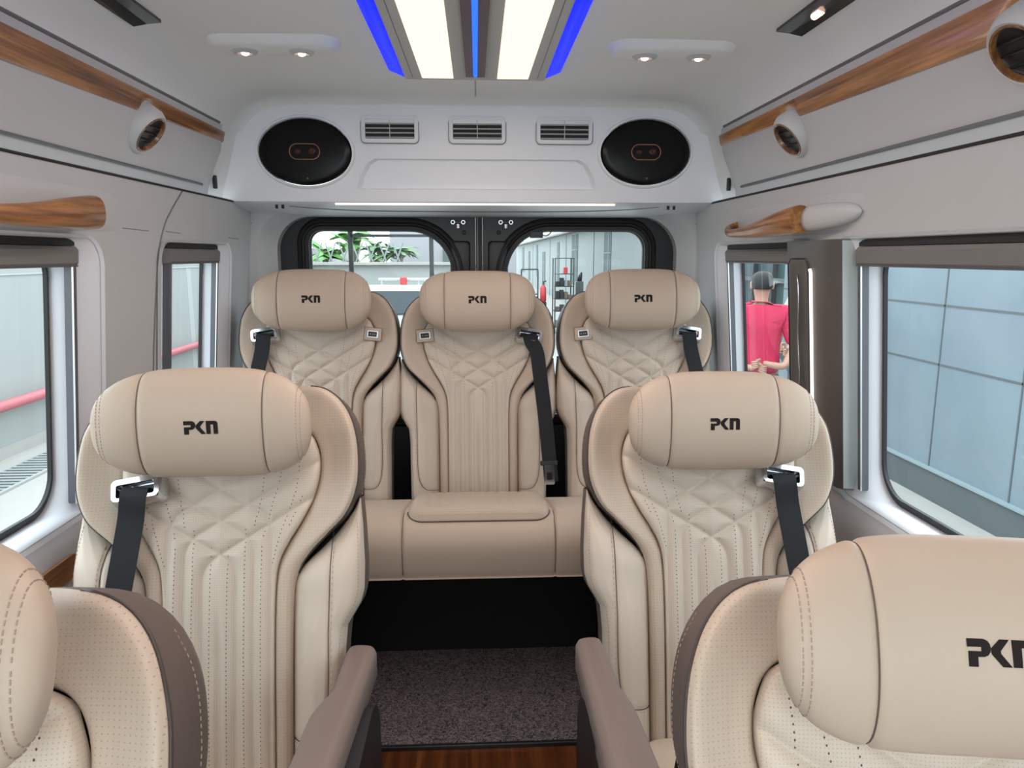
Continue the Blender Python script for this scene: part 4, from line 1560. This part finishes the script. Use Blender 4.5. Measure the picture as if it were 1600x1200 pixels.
# rear bench cushion
bench = thing('rear_bench', 'long cream rear bench cushion with raised quilted middle, under the three rear backrests', 'bench', (0, 2.1, 0))
def bench_sec(x):
    e = abs(x) / .80
    d = .004 * (1 if abs(abs(x) - .216) > .006 else 0)
    return [(2.312, .499), (2.300, .504 + d), (2.22, .525 + d), (2.10, .553 + d), (2.03, .566 + d), (1.985, .566 + d), (1.950, .550 + d), (1.930 - d, .525), (1.921 - d, .49), (1.925 - d, .44), (1.932, .404), (1.96, .400), (2.312, .400)]
b = bmesh.new()
xs = sorted(set([round(v, 4) for v in np.linspace(-.80, .80, 90)] + [s * (.216 + d) for s in (-1, 1) for d in (-.012, -.007, -.004, 0, .004, .007, .012)]))
def bs(x):
    g = .006 * math.exp(-((abs(x) - .216) / .004) ** 2)
    return [(x, y + (g if y < 1.96 else 0), z - (g if z > .5 else 0)) for y, z in [tuple(p) for p in catmull([(p[0], p[1]) for p in bench_sec(0)], 60)]]
add_loft(b, [bs(x) for x in xs], closed=False, cap0=True, cap1=True)
child_at(bm_obj('bench_cushion', b, M['leather'], None, True, None, None, 60), bench)
b = bmesh.new()
for s in (-1, 1):
    c = bs(s * .216)
    add_tube(b, [(p[0], p[1] - (.0008 if p[1] < 1.95 else 0), p[2] + .0004) for p in c if p[2] > .408 and p[1] < 2.02], .0012, 5)
child_at(bm_obj('seam', b, M['seam'], None), bench)
b = bmesh.new()
nx, ny = 90, 40
ve = []
for j in range(ny):
    for i in range(nx):
        a, c = -1 + 2 * i / (nx - 1), -1 + 2 * j / (ny - 1)
        x = a * .205
        y = 2.118 + c * .163
        yy = [p[0] for p in bench_sec(0)][:8][::-1]
        zz = [p[1] for p in bench_sec(0)][:8][::-1]
        q = max(0, 1 - (abs(a) ** 14 + abs(c) ** 9)) ** .35
        rr = .0022 * (1 - math.exp(-(abs(((x + .4) % .034) - .017) / .004) ** 1.5)) * q
        ve.append((x, y, float(np.interp(y, yy, zz)) - .010 + .036 * q + rr))
b = bmesh.new()
ol = []
for a_, c_ in rrect(-1, 1, -1, 1, .22, 8):
    x, y = a_ * .204, 2.118 + c_ * .162
    ol.append((x, y - .001, float(np.interp(y, yy, zz)) + .003))
add_tube(b, ol, .0022, 6, closed=True)
child_at(bm_obj('insert_seam', b, M['seam'], None), bench)
ins = child_at(mesh_obj('quilted_insert', ve, grid_faces(ny, nx), M['leather_perf'], None, uv=[(v[0], v[1]) for v in ve]), bench)
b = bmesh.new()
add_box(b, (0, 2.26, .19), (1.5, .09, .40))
child_at(bm_obj('bench_base', b, M['bench_shade'], None), bench)  # base painted near black to hold the shade below the cushion
b = bmesh.new()
add_box(b, (0, 1.965, .396), (1.58, .05, .008))
child_at(bm_obj('bench_edge', b, M['black_plastic'], None), bench)
# ---------------------------------------------------------------- outside
GZ = -.45
M['concrete'] = plain('pale_concrete', (.36, .35, .325), .85, noise=.12, nscale=3, bump=.3, bscale=60)
M['paint_wall'] = plain('off_white_painted_wall', (.33, .345, .335), .8, noise=.05, nscale=1.5)
M['facade'] = plain('white_facade', (.24, .27, .265), .95, noise=.04, nscale=2)
M['soffit'] = plain('beige_soffit', (.34, .32, .28), .8)
M['red_pipe'] = plain('faded_red_pipe', (.46, .13, .15), .5)
M['steel_dark'] = plain('dark_steel', (.05, .06, .065), .5, .4)
M['slot_glass'] = plain('grey_green_window', (.11, .14, .14), .8, spec=.1)
M['plinth'] = plain('grey_plinth', (.09, .11, .115), .6)
M['car_white'] = plain('white_car_paint', (.45, .47, .48), .25, coat=.5)
M['signal_red'] = plain('signal_red', (.50, .03, .035), .45)
M['leaf'] = plain('banana_leaf_green', (.10, .26, .06), .5, noise=.4, nscale=9)
M['leaf2'] = plain('palm_leaf_green', (.13, .24, .11), .5, noise=.4, nscale=12)
M['bark'] = plain('grey_stems', (.27, .25, .19), .8)
M['lilac_wall'] = plain('pale_lilac_building', (.33,.33,.355), .8)
M['teal_glass'] = plain('teal_dark_glazing', (.05, .085, .09), .15)
M['card'] = plain('brown_boxes', (.14, .10, .075), .7)
M['skin'] = plain('skin', (.45, .26, .19), .55)
M['hair'] = plain('black_hair', (.012, .011, .011), .6)
M['red_shirt'] = plain('red_polo_cloth', (.52, .02, .075), .8, noise=.1, nscale=14)
M['trousers'] = plain('grey_trousers', (.10, .12, .14), .8)
M['pale_cloth'] = plain('pale_print_cloth', (.50, .48, .43), .8, noise=.35, nscale=40)
M['letter_red'] = plain('red_brown_lettering', (.22, .06, .05), .6)

b = bmesh.new()
add_box(b, (0, 22, GZ - .05), (30, 76, .1))
tag(bm_obj('yard_ground', b, M['concrete'], None), 'pale concrete yard ground outside the windows', 'ground')['kind'] = 'structure'

# left boundary wall with its joints, red pipe rail and drain
WX = -4.25
b = bmesh.new()
add_box(b, (WX - .1, 11, .525), (.2, 30, 1.95))
lw = tag(bm_obj('boundary_wall', b, M['paint_wall'], None), 'pale painted yard wall outside the left windows', 'wall')
b = bmesh.new()
add_box(b, (WX + .004, 11, 1.135), (.012, 30, .015))
for y in np.arange(-2, 26, 2.6):
    add_box(b, (WX + .001, y, .35), (.004, .16, 1.6))
bm_obj('wall_joint', b, plain('wall_joint_grey', (.40, .42, .41), .8), lw)
b = bmesh.new()
add_box(b, (WX + .06, 11, GZ + .03), (.12, 30, .06))
bm_obj('kerb', b, M['concrete'], lw)
b = bmesh.new()
add_tube(b, [(-4.13, y, .01) for y in (-3, 8, 24)], .048, 14)
rail = tag(bm_obj('pipe_rail', b, M['red_pipe'], None, True), 'faded red pipe rail along the pale yard wall outside the left windows', 'rail')
for y in np.arange(.8, 20, 2.6):
    b = bmesh.new()
    add_tube(b, [(-4.13, y, .01), (-4.25, y, .01)], .03, 10)
    bm_obj('rail_bracket', b, M['red_pipe'], rail)
b = bmesh.new()
add_box(b, (-3.73, 6, GZ + .004), (.34, 14, .008))
dr = tag(bm_obj('drain_grate', b, plain('drain_dark', (.03, .035, .04), .8), None), 'dark slotted drain grate in the ground by the left yard wall', 'drain')
b = bmesh.new()
for y in np.arange(4.0, 9.0, .075):
    add_box(b, (-3.73, y, GZ + .010), (.34, .03, .012))
for x in (-3.56, -3.90):
    add_box(b, (x, 6, GZ + .010), (.03, 14, .016))
bm_obj('grate_bars', b, plain('grate_grey', (.33, .35, .34), .6), dr)
cu = bpy.data.curves.new('wall_lettering', 'FONT')
cu.body = 'ENCI CAMI'
cu.size = .22
cu.extrude = .006
tmp = bpy.data.objects.new('tmp_text', cu)
COL.objects.link(tmp)
bpy.context.view_layer.update()
me = bpy.data.meshes.new_from_object(tmp.evaluated_get(bpy.context.evaluated_depsgraph_get()))
bpy.data.objects.remove(tmp)
lt = bpy.data.objects.new('wall_lettering', me)
link(lt, None, (WX + .012, 9.75, 1.195), (R(90), 0, R(90)))
me.materials.clear()
me.materials.append(M['letter_red'])
tag(lt, 'red-brown capital letters on the wall seen below the small left window blind', 'lettering')

# right: tiled building
TX = 3.30
m, nt, bs_, L = mat_new('blue_grey_wall_tiles')
N = nt.nodes.new
bs_.inputs['Roughness'].default_value = .28
tc = N('ShaderNodeTexCoord')
nz = N('ShaderNodeTexNoise')
nz.inputs['Scale'].default_value = 1.7
nz.inputs['Detail'].default_value = 5
L(tc.outputs['Object'], nz.inputs['Vector'])
cr = N('ShaderNodeValToRGB')
cr.color_ramp.elements[0].position, cr.color_ramp.elements[0].color = .3, (.165, .215, .25, 1)
cr.color_ramp.elements[1].position, cr.color_ramp.elements[1].color = .7, (.205, .26, .295, 1)
L(nz.outputs['Fac'], cr.inputs['Fac'])
L(cr.outputs['Color'], bs_.inputs['Base Color'])
M['tile'] = m
tiles = thing('tiled_facade', 'blue-grey wall of large tiles outside the big right window', 'wall', (TX, 3.5, GZ))
b = bmesh.new()
add_box(b, (TX + .1, 2.2, .64), (.2, 11, 1.72))
child_at(bm_obj('tile_wall', b, M['tile'], None), tiles)
b = bmesh.new()
for z in (.955, .535):
    add_box(b, (TX - .001, 2.2, z), (.006, 11, .014))
for y in (4.97, 4.16, 3.35, 2.54, 5.78, 6.59, 7.4):
    add_box(b, (TX - .001, y, .64), (.006, .012, 1.72))
child_at(bm_obj('tile_joint', b, M['plinth'], None), tiles)
b = bmesh.new()
add_box(b, (TX + .08, 2.2, (-.225 + GZ) / 2), (.22, 11, .225))
child_at(bm_obj('plinth', b, M['plinth'], None), tiles)
b = bmesh.new()
add_box(b, (TX + .0, 2.2, -.222), (.10, 11, .012))
child_at(bm_obj('plinth_ledge', b, plain('pale_ledge', (.24, .3, .32), .5), None), tiles)
# dark glazing beyond the tiles
gl_ = thing('glazed_entrance', 'dark teal glazed entrance behind the person in red', 'glazing', (TX, 9, GZ))
b = bmesh.new()
add_box(b, (TX + .25, 9.4, 1.0), (.1, 3.1, 3))
child_at(bm_obj('glazing', b, M['teal_glass'], None), gl_)
for y in (7.9, 8.4, 9.0, 9.9):
    b = bmesh.new()
    add_box(b, (TX + .18, y, 1.0), (.08, .07, 3))
    child_at(bm_obj('mullion', b, M['steel_dark'], None), gl_)
for z in (.15, 1.02, 1.9):
    b = bmesh.new()
    add_box(b, (TX + .18, 9.4, z), (.06, 3.1, .05))
    child_at(bm_obj('transom', b, M['plinth'], None), gl_)

# white facade receding behind the van on the right
fac = thing('white_facade', 'long white building with narrow windows seen through the right rear window', 'building', (TX, 30, GZ))
b = bmesh.new()
add_box(b, (TX + .2, 36, .8), (.4, 50, 2.56))
child_at(bm_obj('facade_wall', b, M['facade'], None), fac)
b = bmesh.new()
add_box(b, (TX + .1, 36, 2.6), (.7, 50, 1.0))
child_at(bm_obj('upper_storey', b, M['soffit'], None), fac)
b = bmesh.new()
add_box(b, (TX - .27, 36, 2.09), (.06, 50, .05))
child_at(bm_obj('eave_line', b, M['plinth'], None), fac)
for y, w, z0, z1 in ((18.4, 1.0, -.2, 2.05), (24.6, 1.5, .35, 2.0), (29.6, .9, .3, 1.85), (36, 1.6, -.2, 1.5), (40, 1.2, .2, 1.9), (46, 1.6, -.2, 1.6), (52, 2.0, .2, 1.9)):
    b = bmesh.new()
    add_box(b, (TX - .005, y, (z0 + z1) / 2), (.02, w, z1 - z0))
    wd = child_at(bm_obj('narrow_window', b, M['slot_glass'], None), fac)
    b = bmesh.new()
    add_box(b, (TX - .02, y - w * .2, (z0 + z1) / 2), (.02, w * .07, z1 - z0))
    add_box(b, (TX - .02, y, z0 + (z1 - z0) * .7), (.02, w, .03))
    f_ = bm_obj('window_bar', b, M['facade'], wd)
for y in (20.6, 27, 33, 43):
    b = bmesh.new()
    add_box(b, (TX - .006, y, .8), (.02, .08, 2.5))
    child_at(bm_obj('panel_joint', b, M['plinth'], None), fac)

# rack with goods
rk = thing('storage_rack', 'dark metal storage rack full of parts, through the right rear window', 'rack', (1.97, 16.6, GZ))
x0, x1, y0, y1 = 1.76, 2.18, 16.4, 16.9
for x in (x0, x1):
    for y in (y0, y1):
        b = bmesh.new()
        add_box(b, (x, y, (1.25 + GZ) / 2), (.025, .025, 1.70))
        child_at(bm_obj('rack_post', b, M['steel_dark'], None), rk)
lev = (-.30, .06, .34, .62, .90, 1.25)
for z in lev:
    b = bmesh.new()
    add_box(b, ((x0 + x1) / 2, (y0 + y1) / 2, z), (x1 - x0, y1 - y0, .018))
    child_at(bm_obj('rack_shelf', b, M['steel_dark'], None), rk)
random.seed(3)
cols = [M['steel_dark'], M['card'], plain('grey_part', (.22, .23, .23), .6), plain('black_part', (.02, .02, .022), .6), M['car_white']]
nw = 0
for z in lev[:4]:
    x = x0 + .03
    while x < x1 - .06:
        w, h = random.uniform(.05, .10), random.uniform(.07, .20)
        b = bmesh.new()
        add_box(b, (x + w / 2, y0 + .12, z + .009 + h / 2), (w, .2, h), .006)
        mi = random.randrange(5)
        nm = ('dark', 'brown', 'grey', 'black', 'white')[mi]
        tag(bm_obj('stored_part', b, cols[mi], None), '%s boxed part among the goods on the storage rack' % nm, 'box', '%s parts on the storage rack' % nm)
        x += w + .012
b = bmesh.new()
add_box(b, (2.0, 16.5, .909 + .07), (.085, .2, .14), .006)
tag(bm_obj('red_crate', b, M['signal_red'], None), 'small red box on the upper shelf of the storage rack', 'box')
# low trolley, extinguisher, bin
b = bmesh.new()
for x in (1.18, 1.62):
    add_tube(b, [(x, 19.4, GZ), (x, 19.4, .95)], .02, 6)
add_tube(b, [(1.18, 19.4, .95), (1.62, 19.4, .95)], .02, 6)
add_box(b, (1.4, 19.5, .30), (.44, .5, .03))
tag(bm_obj('hand_trolley', b, M['steel_dark'], None), 'thin dark trolley frame left of the storage rack', 'trolley')
ex = thing('fire_extinguisher', 'red fire extinguisher standing left of the storage rack', 'fire extinguisher', (1.50, 16.6, GZ))
b = bmesh.new()
add_box(b, (1.50, 16.6, GZ + .36), (.16, .16, .72), .01)
child_at(bm_obj('stand', b, M['steel_dark'], None), ex)
b = bmesh.new()
add_tube(b, [(1.50, 16.5, .27), (1.50, 16.5, .30), (1.50, 16.5, .58), (1.50, 16.5, .66)], [.05, .07, .07, .02], 14)
child_at(bm_obj('cylinder', b, M['signal_red'], None, True), ex)
b = bmesh.new()
add_tube(b, [(1.50, 16.5, .66), (1.50, 16.5, .72), (1.57, 16.5, .74)], .018, 8)
child_at(bm_obj('valve', b, M['black_plastic'], None), ex)
b = bmesh.new()
add_box(b, (2.42, 17.2, GZ + .58), (.18, .18, 1.16), .02)
bn = tag(bm_obj('waste_bin', b, plain('bin_grey', (.10, .11, .115), .5), None), 'slim grey bin with a dark object on top, right of the storage rack', 'bin')
b = bmesh.new()
add_tube(b, [(2.42, 17.2, .70), (2.44, 17.2, .82), (2.47, 17.2, .92)], [.06, .05, .02], 8)
tag(bm_obj('work_glove', b, M['black_plastic'], None, True), 'dark crumpled object on top of the slim grey bin', 'glove')

# behind the left rear window: planter wall, plants, building, car
b = bmesh.new()
add_box(b, (-1.8, 14.1, .36), (4.4, .2, 1.62))
pw = tag(bm_obj('planter_wall', b, M['paint_wall'], None), 'pale wall below the plants seen through the left rear window', 'wall')
b = bmesh.new()
add_box(b, (-1.8, 14.05, 1.16), (4.42, .36, .05))
bm_obj('wall_coping', b, M['concrete'], pw)
b = bmesh.new()
add_box(b, (-1.8, 15.2, .275), (4.4, 1.9, 1.45))
tag(bm_obj('planting_bed', b, M['bark'], None), 'raised earth bed behind the pale planter wall', 'planting bed')
b = bmesh.new()
add_box(b, (-.55, 18, 2.0), (3.0, 1, 5))
lb = tag(bm_obj('lilac_building', b, M['lilac_wall'], None), 'plain pale building to the right of the plants', 'building')
b = bmesh.new()
add_box(b, (-.62, 17.46, 1.28), (.36, .05, .40))
bm_obj('building_window', b, M['slot_glass'], lb)
b = bmesh.new()
add_box(b, (-1.6, 18.2, 2.0), (.3, .6, 5))
bm_obj('building_corner', b, M['facade'], lb)

def leaf(bm, p, d, ln, w, droop, seg=7):
    d = Vector(d).normalized()
    side = d.cross(Vector((0, 0, 1)))
    side = side.normalized() if side.length > .05 else Vector((1, 0, 0))
    rows = []
    for i in range(seg + 1):
        f = i / seg
        q = Vector(p) + d * ln * f + Vector((0, 0, -droop * f * f * ln))
        ww = w * math.sin(math.pi * min(1, f * .92 + .06)) ** .7
        rows.append((bm.verts.new(q - side * ww + Vector((0, 0, -ww * .35))), bm.verts.new(q + Vector((0, 0, ww * .1))), bm.verts.new(q + side * ww + Vector((0, 0, -ww * .35)))))
    for a, c in zip(rows[:-1], rows[1:]):
        bm.faces.new((a[0], a[1], c[1], c[0]))
        bm.faces.new((a[1], a[2], c[2], c[1]))
random.seed(11)
def plant(x, y, z0, h, n, ln, w, mt, label, name, cat, grp):
    root = thing(name, label, cat, (x, y, z0), 0, grp)
    b = bmesh.new()
    for k in range(3):
        dx = random.uniform(-.12, .12)
        add_tube(b, [(x + dx * .3, y, z0), (x + dx, y, z0 + h * .6), (x + dx * 1.6, y, z0 + h)], [.045, .035, .02], 8)
    child_at(bm_obj('stem', b, M['bark'], None, True), root)
    b = bmesh.new()
    for k in range(n):
        a = random.uniform(0, 6.283)
        e = random.uniform(.1, 1.1)
        leaf(b, (x + random.uniform(-.1, .1), y, z0 + h * random.uniform(.55, 1.0)), (math.cos(a), math.sin(a) * .7, e), ln * random.uniform(.6, 1.1), w * random.uniform(.7, 1.2), random.uniform(.3, .9))
    child_at(bm_obj('foliage', b, mt, None, True), root)
for (x, y, h, n, ln, w, mt, lab, nm) in (
    (-3.05, 14.9, .45, 16, 0.56, .13, 'leaf', 'broad-leaved green plant leftmost behind the planter wall', 'banana_plant'),
    (-2.55, 15.3, .75, 14, 0.64, .14, 'leaf', 'tall banana plant left of the window bar behind the planter wall', 'banana_plant'),
    (-2.05, 14.9, .50, 26, 0.56, .07, 'leaf2', 'feathery palm right of the window bar behind the planter wall', 'palm_plant'),
    (-1.62, 15.1, .42, 30, 0.64, .06, 'leaf2', 'drooping palm rightmost behind the planter wall, against the pale building', 'palm_plant')):
    plant(x, y, 1.0, h, n, ln, w, M[mt], lab, nm, 'plant', 'plants behind the planter wall')
b = bmesh.new()
for k in range(7):
    x = -3.2 + k * .26
    add_tube(b, [(x, 14.45, 1.0), (x + .2, 14.45, 1.55)], .016, 6)
    add_tube(b, [(x + .2, 14.45, 1.0), (x, 14.45, 1.55)], .016, 6)
tag(bm_obj('lattice_fence', b, M['facade'], None), 'thin white diagonal lattice between the plants and the planter wall', 'fence')

car = thing('parked_car', 'white pickup with open frame seen between the left and middle rear headrests', 'car', (-.95, 9.2, GZ))
b = bmesh.new()
sec_c = [(0, .0), (0, .52), (.10, .66), (.75, .74), (1.15, 1.02), (1.25, 1.06), (2.2, 1.08), (2.35, .72), (3.6, .70), (3.65, .1), (3.6, 0)]
add_loft(b, [[(-.95 + sx, 7.9 + yy, GZ + .28 + zz * k) for yy, zz in sec_c] for sx, k in ((-.85, .94), (-.80, 1.0), (.80, 1.0), (.85, .94))], cap0=True, cap1=True)
child_at(bm_obj('car_body', b, M['car_white'], None, True, None, None, 25), car)
b = bmesh.new()
vs = [(-.70, 8.70, GZ + 1.06), (.70, 8.70, GZ + 1.06), (.62, 9.03, GZ + 1.315), (-.62, 9.03, GZ + 1.315)]
b.faces.new([b.verts.new((-.95 + x, y - .02, z + .012)) for x, y, z in vs])
M['screen'] = plain('dark_windscreen', (.05, .06, .065), .6, spec=.1)
child_at(bm_obj('windscreen', b, M['screen'], None), car)
for x in (-.35, .30):
    b = bmesh.new()
    add_box(b, (-.95 + x, 8.3, GZ + 1.0), (.09, .95, .02), 0, 1, Matrix.Rotation(R(6), 4, 'X'))
    child_at(bm_obj('bonnet_stripe', b, M['plinth'], None), car)
b = bmesh.new()
add_box(b, (-.93, 8.05, GZ + .955), (.10, .12, .02), .005)
child_at(bm_obj('bonnet_badge', b, plain('blue_badge', (.03, .12, .30), .4), None), car)
for sx in (-.8, .8):
    for yy in (8.5, 10.8):
        b = bmesh.new()
        add_tube(b, [(-.95 + sx - .1, yy, GZ + .33), (-.95 + sx + .1, yy, GZ + .33)], .33, 20)
        child_at(bm_obj('wheel', b, M['rubber'], None, True, None, None, 40), car)
st = thing('loading_frame', 'white loading frame with a red end plate behind the parked white pickup', 'frame', (-1.2, 12, GZ))
b = bmesh.new()
for z in (.62, .80, .92):
    add_tube(b, [(-1.6, 12, z), (-.4, 12, z)], .03, 6)
for x in (-1.55, -1.25, -.95, -.65):
    add_tube(b, [(x, 12, GZ), (x, 12, .92)], .022, 6)
add_tube(b, [(-2.2, 12, .40), (-1.5, 12, .64)], .035, 6)
child_at(bm_obj('frame_rails', b, M['car_white'], None), st)
b = bmesh.new()
add_box(b, (-1.19, 11.9, .80), (.11, .06, .32), .01)
child_at(bm_obj('red_plate', b, M['signal_red'], None), st)

# the person in the red shirt, seen from behind ---------------------------------------
def skin_chain(name, chains, mat, parent=None, sub=2):
    me = bpy.data.meshes.new(name)
    verts, edges, rad = [], [], []
    for ch in chains:
        prev = ch[0] if isinstance(ch[0], int) else None
        for p in ch[(1 if prev is not None else 0):]:
            verts.append(p[:3])
            rad.append(p[3:])
            i = len(verts) - 1
            if prev is not None:
                edges.append((prev, i))
            prev = i
    me.from_pydata(verts, edges, [])
    o = bpy.data.objects.new(name, me)
    link(o, parent)
    o.modifiers.new('s', 'SKIN')
    for i, r in enumerate(rad):
        sv = me.skin_vertices[0].data[i]
        sv.radius = (r[0], r[1] if len(r) > 1 else r[0])
        sv.use_root = i == 0
    m_ = o.modifiers.new('d', 'SUBSURF')
    m_.levels = m_.render_levels = sub
    me.materials.append(mat)
    return o
def person(px, py, g, rz, shirt, label, arm_back=True):
    root = thing('person', label, 'person', (px, py, g), rz)
    body = skin_chain('body', [
        [(0, 0, .95, .14, .09), (0, -.01, 1.10, .12, .075), (0, -.005, 1.28, .13, .08), (0, .0, 1.40, .11, .065), (0, .01, 1.46, .055, .055), (0, .0, 1.51, .054, .056), (0, -.01, 1.58, .075, .088), (0, -.01, 1.67, .072, .085)],
        [0, (-.09, 0, .86, .085), (-.10, -.01, .48, .06), (-.11, .02, .10, .042), (-.115, -.10, .045, .04)],
        [0, (.09, 0, .86, .085), (.10, -.01, .48, .06), (.11, .02, .10, .042), (.115, -.10, .045, .04)],
        [3, (-.19, .0, 1.385, .062), (-.28, .06, 1.12, .045), (-.19, .17, .97, .032), (-.06, .19, .99, .026), (-.02, .19, 1.0, .028)],
        [3, (.19, .0, 1.385, .062), (.30, .06, 1.12, .045), (.20, .17, .955, .032), (.07, .20, .96, .026), (.03, .20, .965, .028)],
    ], M['skin'], root)
    sh = skin_chain('shirt', [
        [(0, 0, .86, .195, .145), (0, -.005, .98, .19, .14), (0, -.01, 1.12, .18, .135), (0, -.005, 1.28, .20, .14), (0, .0, 1.40, .175, .12), (0, .012, 1.455, .09, .08), (0, .014, 1.49, .078, .074)],
        [4, (-.19, .0, 1.39, .082), (-.255, .04, 1.22, .075), (-.275, .055, 1.13, .07)],
        [4, (.19, .0, 1.39, .082), (.265, .04, 1.22, .075), (.29, .055, 1.13, .07)],
    ], shirt, root)
    skin_chain('trousers', [
        [(0, 0, .95, .16, .115), (-.09, 0, .84, .10), (-.10, -.01, .48, .075), (-.11, .02, .10, .06)],
        [0, (.09, 0, .84, .10), (.10, -.01, .48, .075), (.11, .02, .10, .06)],
    ], M['trousers'], root)
    b = bmesh.new()
    pillow(b, (0, .012, 1.640), (.086, .102, .088), 2.2, 24, 16)
    cut = [v for v in b.verts if v.co.z < 1.60 - (.02 if v.co.y > .02 else 0) or (v.co.y < -.055 and v.co.z < 1.665)]
    bmesh.ops.delete(b, geom=cut, context='VERTS')
    bm_obj('hair', b, M['hair'], root, True)
    for s in (-1, 1):
        b = bmesh.new()
        pillow(b, (s * .083, -.005, 1.615), (.012, .022, .034), 2.2, 10, 8)
        bm_obj('ear', b, M['skin'], root, True)
    for s, hx, hz in ((-1, -.02, 1.0), (1, .03, .965)):
        for k in range(5):
            b = bmesh.new()
            a = (hx - s * .02, .20, hz - .025 + .014 * k)
            e = (hx - s * (.085 if k < 4 else .05), .215, hz - .045 + .017 * k)
            mid = ((a[0] + e[0]) / 2, .222, (a[2] + e[2]) / 2)
            add_tube(b, [a, mid, e], [.010, .0095, .007], 8)
            bm_obj('finger', b, M['skin'], root, True)
    return root
person(2.33, 5.86, GZ - .10, R(163), M['red_shirt'], 'person in a red polo shirt seen from behind, hands clasped behind the back')
pr2 = person(2.95, 6.35, GZ - .05, R(100), M['pale_cloth'], 'person in pale printed clothing half hidden behind the taupe door pillar')
# ---------------------------------------------------------------- camera
F = 1130.0
PIT = math.atan(200 / F)
YAW = math.atan(55 / F * math.cos(PIT))
cd = bpy.data.cameras.new('camera')
cam = bpy.data.objects.new('camera', cd)
COL.objects.link(cam)
cam.location = (0, 0, 1.30)
cam.rotation_euler = (math.pi / 2 - PIT, 0, -YAW)
cd.sensor_fit = 'HORIZONTAL'
cd.sensor_width = 36
cd.lens = 36 * F / 1600
cd.clip_start = .02
SC.camera = cam
# ---------------------------------------------------------------- light
w = bpy.data.worlds.new('sky')
SC.world = w
w.use_nodes = True
nt = w.node_tree
bg = nt.nodes['Background']
bg.inputs[0].default_value = (.84, .94, 1.0, 1)
bg.inputs[1].default_value = 2.9
def area(name, loc, size, energy, col, rot):
    l = bpy.data.lights.new(name, 'AREA')
    l.shape = 'RECTANGLE'
    l.size, l.size_y = size
    l.energy = energy
    l.color = col
    o = bpy.data.objects.new(name, l)
    link(o, None, loc, rot)
    return o
for s in (-1, 1):
    area('panel_lamp', (s * .11, 1.2, CZ - .03), (.09, 1.6), 3, (1, .82, .66), (0, 0, 0))
area('added_cab_lamp', (0, -.75, CZ - .03), (.46, .26), 3, (1, .84, .7), (0, 0, 0))  # added fill lamp over the unseen cab, warms the near seats
vs_ = SC.view_settings
vs_.view_transform = 'Standard'
vs_.look = 'None'
vs_.exposure = .5
vs_.gamma = 1
SC.cycles.max_bounces = 8
SC.cycles.diffuse_bounces = 5
SC.cycles.transparent_max_bounces = 8
SC.cycles.use_denoising = True
